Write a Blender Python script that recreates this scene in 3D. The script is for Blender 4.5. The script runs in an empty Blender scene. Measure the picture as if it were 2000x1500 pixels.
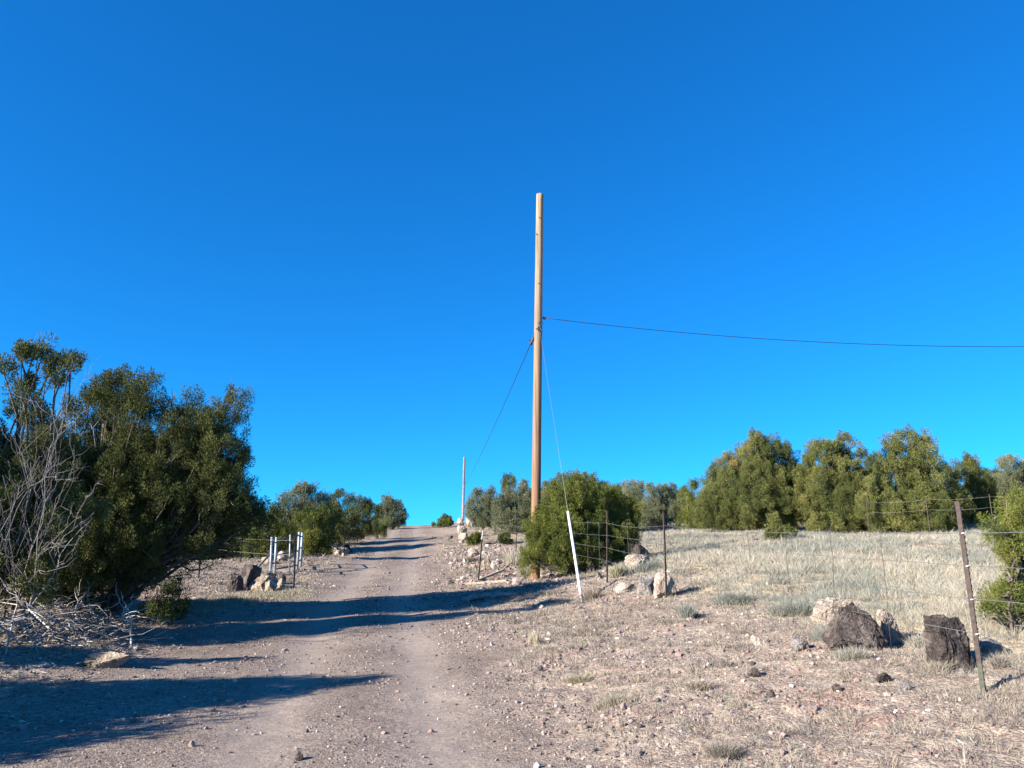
import bpy, math
import numpy as np
from mathutils import Vector
SC = bpy.context.scene
COL = SC.collection
R = math.radians
# ------------------------------------------------------------------ camera
CAM_Z, PITCH, F = 1.6, R(13.3), 1500.0          # eye height, tilt, focal length in photo pixels (2000 wide)
cd = bpy.data.cameras.new('camera'); cam = bpy.data.objects.new('camera', cd); COL.objects.link(cam)
cam.location = (0, 0, CAM_Z); cam.rotation_euler = (math.pi/2 + PITCH, 0, 0)
cd.sensor_width = 36; cd.lens = 36*F/2000; cd.clip_end = 3000; cd.clip_start = 0.05
SC.camera = cam
# ------------------------------------------------------------------ world, sun, exposure
SUN_EL, SUN_AZ = R(23), R(60)                    # shadows run SUN_AZ to the right of straight ahead
sdir = Vector((math.sin(SUN_AZ)*math.cos(SUN_EL), math.cos(SUN_AZ)*math.cos(SUN_EL), -math.sin(SUN_EL)))
W = bpy.data.worlds.new('World'); SC.world = W; W.use_nodes = True
wn = W.node_tree.nodes; wl = W.node_tree.links
sky = wn.new('ShaderNodeTexSky'); sky.sky_type = 'NISHITA'; sky.sun_disc = False
sky.sun_elevation = SUN_EL; sky.sun_rotation = math.atan2(-sdir.x, -sdir.y)
sky.altitude = 1900; sky.air_density = 1.0; sky.dust_density = 0.2; sky.ozone_density = 3.0
hs = wn.new('ShaderNodeHueSaturation'); hs.inputs['Saturation'].default_value = 1.22
hs.inputs['Hue'].default_value = 0.5
gm = wn.new('ShaderNodeGamma'); gm.inputs[1].default_value = 0.82
mu = wn.new('ShaderNodeMix'); mu.data_type = 'RGBA'; mu.blend_type = 'MULTIPLY'; mu.inputs[0].default_value = 1; mu.inputs[7].default_value = (.13, .93, 1.5, 1)
wl.new(sky.outputs[0], hs.inputs['Color']); wl.new(hs.outputs[0], gm.inputs[0]); wl.new(gm.outputs[0], mu.inputs[6]); wl.new(mu.outputs[2], wn['Background'].inputs['Color'])
wn['Background'].inputs['Strength'].default_value = 0.072
sl = bpy.data.lights.new('sun', 'SUN'); sl.energy = 5.0; sl.angle = R(0.5); sl.color = (1, 0.935, 0.835)
so = bpy.data.objects.new('sun', sl); COL.objects.link(so)
so.rotation_euler = sdir.to_track_quat('-Z', 'Y').to_euler()
SC.view_settings.view_transform = 'Standard'; SC.view_settings.look = 'None'
SC.view_settings.exposure = 1.58; SC.view_settings.gamma = 1
SC.cycles.max_bounces = 6; SC.cycles.transparent_max_bounces = 4
# ------------------------------------------------------------------ helpers: measuring
cp, sp = math.cos(PITCH), math.sin(PITCH)
def ray(px, py):
    a = (px-1000)/F; b = (750-py)/F
    y = cp - b*sp; z = sp + b*cp
    return a/y, z/y                              # per metre of depth
def at(px, py, d):
    rx, rz = ray(px, py)
    return np.array([rx*d, d, CAM_Z + rz*d])
def mpp(d):                                      # metres per photo pixel at a depth
    return d/F/1.01
# ------------------------------------------------------------------ helpers: noise, terrain
def _hash(ix, iy, s):
    h = (ix.astype(np.int64)*374761393 + iy.astype(np.int64)*668265263 + s*1442695041) & 0xffffffff
    h = ((h ^ (h >> 13))*1274126177) & 0xffffffff
    return ((h ^ (h >> 16)) & 0xffff)/65535.0
def vn(x, y, s=0):
    xi = np.floor(x); yi = np.floor(y); fx = x-xi; fy = y-yi
    fx = fx*fx*(3-2*fx); fy = fy*fy*(3-2*fy)
    a = _hash(xi, yi, s); b = _hash(xi+1, yi, s); c = _hash(xi, yi+1, s); d = _hash(xi+1, yi+1, s)
    return (a*(1-fx)+b*fx)*(1-fy) + (c*(1-fx)+d*fx)*fy
def vn3(x, y, z, s=0):
    zi = np.floor(z); f = z-zi; f = f*f*(3-2*f); k = zi.astype(np.int64)*31+s
    return vn(x, y, k)*(1-f) + vn(x, y, k+31)*f
def fbm(x, y, s=0, o=3):
    t = 0; a = 1; n = 0
    for k in range(o):
        t = t + a*vn(x*2**k, y*2**k, s+k*7); n += a; a *= .5
    return t/n
def sstep(a, b, x):
    t = np.clip((x-a)/(b-a), 0, 1); return t*t*(3-2*t)
PD = np.array([-30, 0, 4, 6.8, 9, 12, 16, 22, 28, 35, 50, 65, 75, 90, 120, 200])
PZ = np.array([-.2, 0, 0, 0, .08, .22, .48, .88, 1.30, 1.85, 3.25, 4.60, 5.30, 5.50, 4.6, 0])
PR = np.array([1.2, 1.1, .9, .75, .35, -.1, -.85, -1.75, -2.4, -3.2, -5.0, -6.8, -8.0, -9.6, -13, -21])
PL = np.array([-4.5, -4.6, -4.8, -4.9, -5.4, -5.9, -6.4, -6.3, -6.5, -7.0, -8.5, -10.2, -10.9, -12.6, -16, -24])
pts = []
for d, z, r, l in zip(PD, PZ, PR, PL):
    if d < 100:
        pts += [((r+l)/2, d, z), (r, d, z+.03), (l, d, z+.02)]
for q in [(1135,1175,18), (1925,1355,7.3), (1302,1167,15.9), (1186,1138,18.9), (1044,1134,24), (1150,1112,24.5), (934,1136,25),
          (1008,1078,33), (1700,1150,14.5), (1470,1037,37), (1600,1041,35.5), (1750,1044,33), (1900,1041,31), (1980,1012,40),
          (1290,1037,45), (1400,1080,23), (990,1030,48), (920,1025,62), (907,1018,90), (1950,1480,6), (1500,1490,6.3), (1500,1300,9.3),
          (130,1270,11.3), (250,1285,11.6), (20,1290,10.6), (150,1200,16), (40,1200,15), (320,1210,16.5), (470,1165,20.5), (550,1150,22.5),
          (430,1095,33), (620,1088,31), (700,1055,45), (760,1032,62), (300,1100,31), (100,1105,30)]:
    p = at(*q); pts.append(tuple(p))
pts += [(-12,8,.3), (-14,2,.25), (-20,-10,.2), (20,-10,1.3), (12,4,1.2), (0,-25,-.3), (-30,40,2.2), (-40,80,4.2), (25,55,4.6), (35,85,5.0), (45,40,3.6),
        (30,10,2.2), (-35,15,.9), (5,75,5.6), (5,105,6.0), (-30,110,4.4), (0,140,4), (60,120,4), (-80,60,3), (80,60,3.5), (60,-20,2), (-60,-20,0),
        (0,-80,-1), (-100,140,1), (100,140,2), (0,200,0), (150,0,1), (-150,0,0), (0,-160,-2)]
CP = np.array(pts, float)
def _tps(r2): return 0.5*r2*np.log(r2+1e-9)
_n = len(CP)
_A = np.zeros((_n+3, _n+3)); _d2 = ((CP[:, None, :2]-CP[None, :, :2])**2).sum(2)
_A[:_n, :_n] = _tps(_d2) + np.eye(_n)*0.35; _A[:_n, _n] = 1; _A[:_n, _n+1:] = CP[:, :2]; _A[_n:, :_n] = _A[:_n, _n:].T
_w = np.linalg.solve(_A, np.concatenate([CP[:, 2], [0, 0, 0]]))
def road_mask(x, y):
    l = np.interp(y, PD, PL); r = np.interp(y, PD, PR)
    n = (fbm(x*.9, y*.9, 3)-.5)*1.1 + (vn(x*4, y*4, 5)-.5)*.35
    return sstep(-.55, .55, x-l+n)*sstep(-.55, .55, r-x+n)
def track(x, y):
    l = np.interp(y, PD, PL); r = np.interp(y, PD, PR); r2 = r-.35
    t = np.exp(-((x-(r2-.9))/.42)**2) + np.exp(-((x-(r2-2.6))/.42)**2)
    return t
def H(x, y):
    x = np.asarray(x, float); y = np.asarray(y, float); sh = x.shape
    xf = x.ravel(); yf = y.ravel(); out = np.empty_like(xf)
    for i in range(0, len(xf), 40000):
        X = xf[i:i+40000]; Y = yf[i:i+40000]
        r = np.hypot(X, Y); k = np.minimum(1, 180/np.maximum(r, 1e-6)); Xc = X*k; Yc = Y*k
        d2 = (Xc[:, None]-CP[None, :, 0])**2 + (Yc[:, None]-CP[None, :, 1])**2
        z = _tps(d2) @ _w[:_n] + _w[_n] + _w[_n+1]*Xc + _w[_n+2]*Yc
        z -= np.maximum(0, r-180)*.02
        m = road_mask(X, Y)
        z += (1-m)*((fbm(X*.55, Y*.55, 11)-.5)*.16 + (fbm(X*2.2, Y*2.2, 21)-.5)*.09 + (vn(X*8, Y*8, 31)-.5)*.03)
        z += m*((fbm(X*.8, Y*.8, 41)-.5)*.05 + (vn(X*5, Y*5, 51)-.5)*.012 - .025*track(X, Y))
        out[i:i+40000] = z
    return out.reshape(sh)
def h1(x, y): return float(H(np.array([x]), np.array([y]))[0])
_ds = np.geomspace(2.5, 150, 2500)
def hit(px, py):
    rx, rz = ray(px, py)
    g = CAM_Z + rz*_ds - H(rx*_ds, _ds)
    k = np.nonzero(g < 0)[0]
    d = _ds[k[0]] if len(k) else 80.0
    return np.array([rx*d, d, h1(rx*d, d)])
def stand(px, d):                               # point of the ground at a depth, below a photo column
    x = (px-1000)/F*d
    for _ in range(3):
        z = h1(x, d); r = (z-CAM_Z)/d; b = (r*cp-sp)/(cp+r*sp); x = (px-1000)/F*d/(cp-b*sp)
    return np.array([x, d, h1(x, d)])
# ------------------------------------------------------------------ helpers: objects
def tag(o, label=None, cat=None, group=None, kind=None):
    if label: o['label'] = label
    if cat: o['category'] = cat
    if group: o['group'] = group
    if kind: o['kind'] = kind
    return o
def empty(name, loc, label, cat, group=None):
    o = bpy.data.objects.new(name, None); COL.objects.link(o); o.location = [float(v) for v in loc]; o.empty_display_size = .2
    return tag(o, label, cat, group)
def mesh_np(name, V, faces, mat, parent=None, smooth=False, tint=None, loc=None):
    """faces: an (n,3) / (n,4) index array or a list of such arrays"""
    V = np.ascontiguousarray(V, np.float32)
    if not isinstance(faces, list): faces = [faces]
    faces = [np.asarray(f, np.int32) for f in faces if len(f)]
    me = bpy.data.meshes.new(name)
    me.vertices.add(len(V)); me.vertices.foreach_set('co', V.ravel())
    li = np.concatenate([f.ravel() for f in faces]); cnt = np.concatenate([np.full(len(f), f.shape[1], np.int32) for f in faces])
    me.loops.add(len(li)); me.loops.foreach_set('vertex_index', li)
    me.polygons.add(len(cnt)); st = np.concatenate([[0], np.cumsum(cnt)[:-1]]).astype(np.int32)
    me.polygons.foreach_set('loop_start', st)
    me.update(calc_edges=True)
    me.polygons.foreach_set('use_smooth', np.full(len(cnt), bool(smooth)))
    if tint is not None:
        for k, v in (tint if isinstance(tint, dict) else {'tint': tint}).items():
            a = me.attributes.new(k, 'FLOAT', 'POINT'); a.data.foreach_set('value', np.ascontiguousarray(v, np.float32))
    me.materials.append(mat); me.validate()
    o = bpy.data.objects.new(name, me); COL.objects.link(o)
    if parent is not None: o.parent = parent
    if loc is not None: o.location = [float(v) for v in loc]
    return o
class MB:
    """collects tubes and boxes into one mesh"""
    def __init__(s): s.V = []; s.Q = []; s.T = []; s.n = 0; s.t = []
    def add(s, V, Q=None, T=None, t=0.5):
        V = np.asarray(V, float)
        if Q is not None and len(Q): s.Q.append(np.asarray(Q)+s.n)
        if T is not None and len(T): s.T.append(np.asarray(T)+s.n)
        s.V.append(V); s.t.append(np.full(len(V), t)); s.n += len(V)
    def tube(s, P, rad, sides=6, t=0.5, cap=True):
        P = np.asarray(P, float); n = len(P); rad = np.broadcast_to(np.asarray(rad, float), (n,))
        T = np.gradient(P, axis=0); T /= np.linalg.norm(T, axis=1)[:, None]+1e-9
        ref = np.array([0, 0, 1.0]) if abs(T[:, 2]).mean() < .8 else np.array([1.0, 0, 0])
        U = np.cross(T, ref); U /= np.linalg.norm(U, axis=1)[:, None]+1e-9; B = np.cross(T, U)
        a = np.linspace(0, 2*np.pi, sides, endpoint=False)
        V = P[:, None] + rad[:, None, None]*(U[:, None]*np.cos(a)[None, :, None] + B[:, None]*np.sin(a)[None, :, None])
        V = V.reshape(-1, 3)
        i = np.arange(n-1)[:, None]*sides; j = np.arange(sides)[None]; k = (j+1) % sides
        Q = np.stack([i+j, i+k, i+sides+k, i+sides+j], -1).reshape(-1, 4)
        T3 = None
        if cap:
            V = np.concatenate([V, P[:1], P[-1:]]); c0, c1 = n*sides, n*sides+1; jj = np.arange(sides); kk = (jj+1) % sides
            T3 = np.concatenate([np.stack([kk, jj, np.full(sides, c0)], 1), np.stack([(n-1)*sides+jj, (n-1)*sides+kk, np.full(sides, c1)], 1)])
        s.add(V, Q, T3, t)
    def box(s, c, size, M=None, t=.5):
        x, y, z = np.asarray(size)/2.0
        V = np.array([[-x,-y,-z],[x,-y,-z],[x,y,-z],[-x,y,-z],[-x,-y,z],[x,-y,z],[x,y,z],[-x,y,z]])
        if M is not None: V = V @ np.asarray(M).T
        s.add(V+np.asarray(c), [[0,3,2,1],[4,5,6,7],[0,1,5,4],[1,2,6,5],[2,3,7,6],[3,0,4,7]], t=t)
    def build(s, name, mat, parent=None, smooth=True, loc=None):
        f = []
        if s.Q: f.append(np.concatenate(s.Q))
        if s.T: f.append(np.concatenate(s.T))
        return mesh_np(name, np.concatenate(s.V), f, mat, parent, smooth, np.concatenate(s.t), loc)
def curve(a, b, n=7, sag=0.0, wob=0.0, rng=None):
    a = np.asarray(a, float); b = np.asarray(b, float); t = np.linspace(0, 1, n)[:, None]
    P = a*(1-t)+b*t
    P[:, 2] -= (4*sag*t*(1-t))[:, 0]
    if wob and rng is not None:
        w = rng.normal(0, wob, (n, 3)); w[0] = 0; w[-1] = 0; P += w
    return P
# ------------------------------------------------------------------ materials
def mat(name, rough=.9, spec=.2):
    m = bpy.data.materials.new(name); m.use_nodes = True
    b = m.node_tree.nodes['Principled BSDF']; b.inputs['Roughness'].default_value = rough
    b.inputs['Specular IOR Level'].default_value = spec
    return m, m.node_tree.nodes, m.node_tree.links, b
def N(nodes, kind, **kw):
    n = nodes.new(kind)
    for k, v in kw.items():
        if hasattr(n, k) and not k[0].isupper(): setattr(n, k, v)
        else: n.inputs[k].default_value = v
    return n
def ramp(nodes, stops):
    r = nodes.new('ShaderNodeValToRGB'); e = r.color_ramp.elements
    while len(e) < len(stops): e.new(0.5)
    for i, (p, c) in enumerate(stops): e[i].position = p; e[i].color = (*c, 1) if len(c) == 3 else c
    return r
def mixc(nodes, links, fac, a, b, mode='MIX'):
    m = nodes.new('ShaderNodeMix'); m.data_type = 'RGBA'; m.blend_type = mode
    for s, v in ((0, fac), (6, a), (7, b)):
        if isinstance(v, bpy.types.NodeSocket): links.new(v, m.inputs[s])
        else: m.inputs[s].default_value = v if s == 0 else (*v, 1)
    return m.outputs[2]
def mathn(nodes, links, op, a, b=0.0, clamp=False):
    m = nodes.new('ShaderNodeMath'); m.operation = op; m.use_clamp = clamp
    for s, v in ((0, a), (1, b)):
        if isinstance(v, bpy.types.NodeSocket): links.new(v, m.inputs[s])
        else: m.inputs[s].default_value = v
    return m.outputs[0]
def attr(nodes, name):
    a = nodes.new('ShaderNodeAttribute'); a.attribute_name = name; return a.outputs['Fac']
def tint_mat(name, stops, rough=.9, translucent=0.0, noise=None):
    m, n, l, b = mat(name, rough, .15)
    r = ramp(n, stops); l.new(attr(n, 'tint'), r.inputs[0]); c = r.outputs[0]
    if noise:
        co = n.new('ShaderNodeTexCoord'); nz = N(n, 'ShaderNodeTexNoise', Scale=noise[0], Detail=5.0); l.new(co.outputs['Object'], nz.inputs['Vector'])
        rr = ramp(n, [(.3, (1-noise[1],)*3), (.7, (1+noise[1],)*3)]); l.new(nz.outputs[0], rr.inputs[0])
        c = mixc(n, l, 1.0, c, rr.outputs[0], 'MULTIPLY')
    l.new(c, b.inputs['Base Color'])
    if translucent:
        t = n.new('ShaderNodeBsdfTranslucent'); l.new(c, t.inputs[0]); mx = n.new('ShaderNodeMixShader'); mx.inputs[0].default_value = translucent
        l.new(b.outputs[0], mx.inputs[1]); l.new(t.outputs[0], mx.inputs[2]); l.new(mx.outputs[0], n['Material Output'].inputs[0])
    return m
M = {}
M['olive'] = tint_mat('juniper_olive', [(0, (.055,.068,.022)), (.35, (.108,.120,.036)), (.7, (.178,.178,.056)), (.93, (.25,.22,.078)), (1, (.30,.155,.065))], translucent=.07)
M['bright'] = tint_mat('juniper_bright', [(0, (.055,.075,.018)), (.4, (.105,.122,.026)), (.8, (.175,.178,.038)), (1, (.25,.225,.06))], translucent=.09)
M['grey'] = tint_mat('juniper_grey', [(0, (.095,.110,.055)), (.4, (.145,.155,.085)), (.8, (.205,.205,.120)), (1, (.28,.25,.17))], translucent=.07)
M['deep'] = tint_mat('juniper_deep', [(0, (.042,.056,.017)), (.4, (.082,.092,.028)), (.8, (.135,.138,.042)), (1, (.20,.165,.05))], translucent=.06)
M['bark'] = tint_mat('juniper_bark', [(0, (.07,.052,.042)), (.5, (.12,.095,.078)), (1, (.22,.19,.165))], noise=(14, .4))
M['deadwood'] = tint_mat('dead_wood', [(0, (.075,.062,.052)), (.5, (.135,.118,.105)), (1, (.26,.235,.215))], noise=(20, .3))
M['brush'] = tint_mat('bleached_wood', [(0, (.15,.13,.112)), (.5, (.27,.244,.218)), (1, (.44,.405,.37))], noise=(20, .3))
M['straw'] = tint_mat('dry_grass', [(0, (.23,.24,.19)), (.2, (.31,.315,.265)), (.42, (.36,.34,.28)), (.75, (.455,.405,.315)), (1, (.54,.475,.355))], translucent=.3)
M['cover'] = tint_mat('ground_cover', [(0, (.165,.145,.122)), (.4, (.275,.238,.195)), (.75, (.385,.325,.255)), (.9, (.33,.305,.18)), (1, (.25,.26,.145))], translucent=.15)
M['gravel'] = tint_mat('gravel', [(0, (.085,.07,.068)), (.25, (.18,.145,.135)), (.5, (.30,.24,.215)), (.72, (.215,.14,.122)), (.78, (.40,.33,.29)), (1, (.62,.54,.46))], noise=(60, .25))
M['twig'] = tint_mat('twig_litter', [(0, (.14,.10,.075)), (.5, (.30,.25,.20)), (1, (.52,.47,.40))])
def rock_mat(name, c1, c2, c3, bump=.5, pits=False):
    m, n, l, b = mat(name, .92, .15)
    co = n.new('ShaderNodeTexCoord'); oi = n.new('ShaderNodeObjectInfo')
    v = n.new('ShaderNodeVectorMath'); v.operation = 'ADD'; l.new(co.outputs['Object'], v.inputs[0]); l.new(oi.outputs['Location'], v.inputs[1])
    a = N(n, 'ShaderNodeTexNoise', Scale=3.5, Detail=8.0, Roughness=.65); l.new(v.outputs[0], a.inputs['Vector'])
    f = N(n, 'ShaderNodeTexNoise', Scale=28.0, Detail=6.0, Roughness=.7); l.new(v.outputs[0], f.inputs['Vector'])
    r = ramp(n, [(.32, c1), (.5, c2), (.68, c3)]); l.new(a.outputs[0], r.inputs[0])
    r2 = ramp(n, [(.3, (.62,)*3), (.7, (1.3,)*3)]); l.new(f.outputs[0], r2.inputs[0])
    c = mixc(n, l, 1.0, r.outputs[0], r2.outputs[0], 'MULTIPLY'); l.new(c, b.inputs['Base Color'])
    g = N(n, 'ShaderNodeTexNoise', Scale=9.0, Detail=5.0, Roughness=.6); l.new(v.outputs[0], g.inputs['Vector'])
    hgt = mathn(n, l, 'ADD', mathn(n, l, 'ADD', a.outputs[0], mathn(n, l, 'MULTIPLY', g.outputs[0], .8)), mathn(n, l, 'MULTIPLY', f.outputs[0], .35))
    if pits:
        vo = N(n, 'ShaderNodeTexVoronoi', Scale=26.0); l.new(v.outputs[0], vo.inputs['Vector'])
        hgt = mathn(n, l, 'ADD', hgt, mathn(n, l, 'MULTIPLY', mathn(n, l, 'MINIMUM', vo.outputs['Distance'], .4), .5))
    bp = N(n, 'ShaderNodeBump', Strength=bump, Distance=.16); l.new(hgt, bp.inputs['Height']); l.new(bp.outputs[0], b.inputs['Normal'])
    return m
M['pale_rock'] = rock_mat('pale_rock', (.24,.175,.135), (.42,.345,.275), (.57,.50,.425), .8)
M['dark_rock'] = rock_mat('dark_basalt', (.040,.034,.032), (.105,.083,.074), (.23,.185,.16), .9, True)
M['grey_rock'] = rock_mat('grey_rock', (.13,.115,.105), (.24,.215,.20), (.40,.36,.32), .7)
M['tan_rock'] = rock_mat('tan_rock', (.16,.12,.09), (.33,.26,.19), (.50,.42,.33), .6)
# wood of the pole: weathered pale at the top, orange-brown lower down
def pole_mat():
    m, n, l, b = mat('pole_wood', .85, .2)
    co = n.new('ShaderNodeTexCoord'); mp = N(n, 'ShaderNodeMapping'); mp.inputs['Scale'].default_value = (13, 13, .35); l.new(co.outputs['Object'], mp.inputs[0])
    a = N(n, 'ShaderNodeTexNoise', Scale=1.0, Detail=8.0, Roughness=.7); l.new(mp.outputs[0], a.inputs['Vector'])
    sx = n.new('ShaderNodeSeparateXYZ'); l.new(co.outputs['Object'], sx.inputs[0])
    big = N(n, 'ShaderNodeTexNoise', Scale=.9, Detail=3.0); l.new(co.outputs['Object'], big.inputs['Vector'])
    hh = mathn(n, l, 'ADD', mathn(n, l, 'DIVIDE', sx.outputs[2], 12.5), mathn(n, l, 'MULTIPLY', mathn(n, l, 'SUBTRACT', big.outputs[0], .5), .25))
    r = ramp(n, [(.0, (.28,.140,.075)), (.2, (.25,.140,.088)), (.42, (.25,.162,.105)), (.6, (.27,.195,.135)), (1, (.315,.25,.18))]); l.new(hh, r.inputs[0])
    r2 = ramp(n, [(.34, (.40,.36,.32)), (.47, (.82,.80,.78)), (.62, (1.12,1.1,1.06))]); l.new(a.outputs[0], r2.inputs[0])
    l.new(mixc(n, l, 1.0, r.outputs[0], r2.outputs[0], 'MULTIPLY'), b.inputs['Base Color'])
    bp = N(n, 'ShaderNodeBump', Strength=.6, Distance=.02); l.new(a.outputs[0], bp.inputs['Height']); l.new(bp.outputs[0], b.inputs['Normal'])
    return m
M['pole'] = pole_mat()
def plain(name, c, rough=.6, metal=0.0, var=.2, scale=18):
    m, n, l, b = mat(name, rough, .35); b.inputs['Metallic'].default_value = metal
    co = n.new('ShaderNodeTexCoord'); a = N(n, 'ShaderNodeTexNoise', Scale=float(scale), Detail=5.0); l.new(co.outputs['Object'], a.inputs['Vector'])
    r = ramp(n, [(.3, tuple(v*(1-var) for v in c)), (.7, tuple(v*(1+var) for v in c))]); l.new(a.outputs[0], r.inputs[0]); l.new(r.outputs[0], b.inputs['Base Color'])
    return m
M['far_pole'] = plain('grey_pole_wood', (.24,.175,.165), .9, 0, .25, 3)
M['cable'] = plain('cable_black', (.012,.012,.015), .6)
M['steel'] = plain('galvanised', (.20,.21,.22), .5, .4)
M['wire'] = plain('fence_wire', (.22,.22,.215), .55, .5)
M['guard'] = plain('guard_white', (.66,.65,.64), .5, 0, .1, 5)
M['rust'] = plain('rusty_iron', (.07,.052,.046), .85, .1, .35, 30)
M['green_paint'] = plain('green_paint', (.065,.072,.05), .7, 0, .3, 25)
M['white_paint'] = plain('white_paint', (.72,.70,.68), .7, 0, .12, 20)
M['plank'] = plain('old_plank', (.26,.20,.155), .9, 0, .4, 12)
M['log'] = plain('old_log', (.24,.21,.185), .9, 0, .35, 10)
M['dark_iron'] = plain('dark_iron', (.07,.075,.08), .7, .4, .3, 20)
M['pipe'] = plain('pale_pipe', (.28,.31,.34), .55, .25, .35, 6)
# the ground and the road share one procedural surface, blended by the attributes road / track / grass
def ground_mat():
    m, n, l, b = mat('earth_and_gravel', .95, .1)
    co = n.new('ShaderNodeTexCoord'); V = co.outputs['Object']
    def noise(s, d=6.0, r=.6):
        a = N(n, 'ShaderNodeTexNoise', Scale=float(s), Detail=d, Roughness=r); l.new(V, a.inputs['Vector']); return a.outputs[0]
    def voro(s):
        a = N(n, 'ShaderNodeTexVoronoi', Scale=float(s)); l.new(V, a.inputs['Vector']); return a
    n1, n2, n3, n4 = noise(.7), noise(5), noise(38, 4), noise(.25, 4)
    v1, v2, v3 = voro(26), voro(58), voro(130)
    road, trk, grs = attr(n, 'road'), attr(n, 'track'), attr(n, 'grass')
    # road: mauve-brown cinder gravel
    rc = ramp(n, [(.3, (.168,.134,.112)), (.5, (.215,.174,.146)), (.7, (.268,.221,.184))]); l.new(n1, rc.inputs[0])
    tk = mixc(n, l, mathn(n, l, 'MULTIPLY', trk, .6), rc.outputs[0], (.300,.246,.206))
    # verge: tan earth with reddish cinder patches
    vc = ramp(n, [(.32, (.205,.152,.127)), (.47, (.26,.211,.172)), (.62, (.315,.264,.215)), (.75, (.395,.338,.277))]); l.new(n2, vc.inputs[0])
    rp = ramp(n, [(.56, (0,)*3), (.66, (1,)*3)]); l.new(n1, rp.inputs[0])
    vv = mixc(n, l, mathn(n, l, 'MULTIPLY', rp.outputs[0], .45), vc.outputs[0], (.27,.145,.115))
    # pasture soil
    gc = ramp(n, [(.35, (.31,.255,.18)), (.55, (.42,.35,.245)), (.7, (.49,.42,.30))]); l.new(n2, gc.inputs[0])
    vv = mixc(n, l, grs, vv, gc.outputs[0])
    c = mixc(n, l, road, vv, tk)
    # stones: random shade for each voronoi cell
    for vo, lo, hi, amt in ((v1, .55, 1.5, .55), (v2, .6, 1.4, .7), (v3, .65, 1.35, .6)):
        sx = n.new('ShaderNodeSeparateColor'); l.new(vo.outputs['Color'], sx.inputs[0])
        rr = ramp(n, [(0, (lo,)*3), (.55, (1.0, .97, .95)), (1, (hi, hi*.98, hi*.95))]); l.new(sx.outputs[0], rr.inputs[0])
        fac = mathn(n, l, 'MULTIPLY', mathn(n, l, 'SUBTRACT', 1.0, mathn(n, l, 'MULTIPLY', mathn(n, l, 'MULTIPLY', trk, road), .5)), amt)
        c = mixc(n, l, fac, c, mixc(n, l, 1.0, c, rr.outputs[0], 'MULTIPLY'))
    l.new(c, b.inputs['Base Color'])
    h = mathn(n, l, 'ADD', mathn(n, l, 'MULTIPLY', v1.outputs['Distance'], mathn(n, l, 'SUBTRACT', mathn(n, l, 'MULTIPLY', road, .32), .5)), mathn(n, l, 'MULTIPLY', v2.outputs['Distance'], -.3))
    h = mathn(n, l, 'ADD', h, mathn(n, l, 'MULTIPLY', n3, .5))
    h = mathn(n, l, 'ADD', h, mathn(n, l, 'MULTIPLY', n2, .9))
    bp = N(n, 'ShaderNodeBump', Distance=.03); l.new(mathn(n, l, 'SUBTRACT', .72, mathn(n, l, 'MULTIPLY', road, mathn(n, l, 'ADD', .12, mathn(n, l, 'MULTIPLY', trk, .38)))), bp.inputs['Strength']); l.new(h, bp.inputs['Height']); l.new(bp.outputs[0], b.inputs['Normal'])
    return m
M['ground'] = ground_mat()
# ------------------------------------------------------------------ the ground and the road
FX = np.array([[6.1,-3], [4.5,7.3], [3.2,15.9], [2.34,18.9], [1.9,24], [.2,33], [-1,44], [-3,62], [-6,90], [-10,140]])
def fence_x(y): return np.interp(y, FX[:, 1], FX[:, 0])
BT = np.array([hit(1270, 1092)[:2], hit(1450, 1074)[:2], hit(1620, 1057)[:2]])   # a bare wheel track that crosses the pasture
def bare_track(x, y):
    d = np.full(np.shape(x), 99.0)
    for a, b in zip(BT[:-1], BT[1:]):
        u = b-a; t = np.clip(((x-a[0])*u[0]+(y-a[1])*u[1])/(u@u), 0, 1); d = np.minimum(d, np.hypot(x-a[0]-t*u[0], y-a[1]-t*u[1]))
    return np.exp(-(d/.75)**4)
def grass_mask(x, y):
    g = sstep(-.3, 1.6, x-fence_x(y)+(fbm(x*.5, y*.5, 61)-.5)*3)*sstep(6.5, 9, y)*(1-.92*bare_track(x, y))
    return g
def build_ground():
    ang = np.concatenate([np.arange(-180, -54, 4.0), np.arange(-54, 54, .23), np.arange(54, 180, 4.0)])
    rad = np.concatenate([[.3], np.geomspace(.8, 3.5, 30), np.geomspace(3.55, 135, 600), np.geomspace(142, 1500, 26)])
    A, Rr = np.meshgrid(np.radians(ang), rad)
    X = np.sin(A)*Rr; Y = np.cos(A)*Rr; Z = H(X, Y)
    V = np.stack([X, Y, Z], -1).reshape(-1, 3); na = len(ang); nr = len(rad)
    i = np.arange(nr-1)[:, None]*na; j = np.arange(na)[None]; k = (j+1) % na
    Q = np.stack([i+j, i+k, i+na+k, i+na+j], -1).reshape(-1, 4)
    V = np.concatenate([V, [[0, 0, h1(0, 0)]]]); T = np.stack([np.arange(na), np.roll(np.arange(na), -1), np.full(na, len(V)-1)], 1)[:, ::-1]
    Q = Q[:, ::-1]
    rm = road_mask(V[:, 0], V[:, 1]); tr = track(V[:, 0], V[:, 1]); gm = grass_mask(V[:, 0], V[:, 1])
    far = np.hypot(V[:, 0], V[:, 1]) > 160
    rm[far] = 0
    att = {'road': rm, 'track': tr, 'grass': gm}
    isr = rm[Q].mean(1) > .5
    def sub(name, q, t):
        ids = np.unique(np.concatenate([q.ravel(), t.ravel()])); mp = np.full(len(V), -1); mp[ids] = np.arange(len(ids))
        o = mesh_np(name, V[ids], [mp[q], mp[t]] if len(t) else [mp[q]], M['ground'], smooth=True, tint={k: v[ids] for k, v in att.items()})
        return tag(o, kind='structure')
    tr_ = rm[T].mean(1) > .5
    sub('ground', Q[~isr], T[~tr_]); sub('dirt_road', Q[isr], T[tr_])
build_ground()
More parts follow.
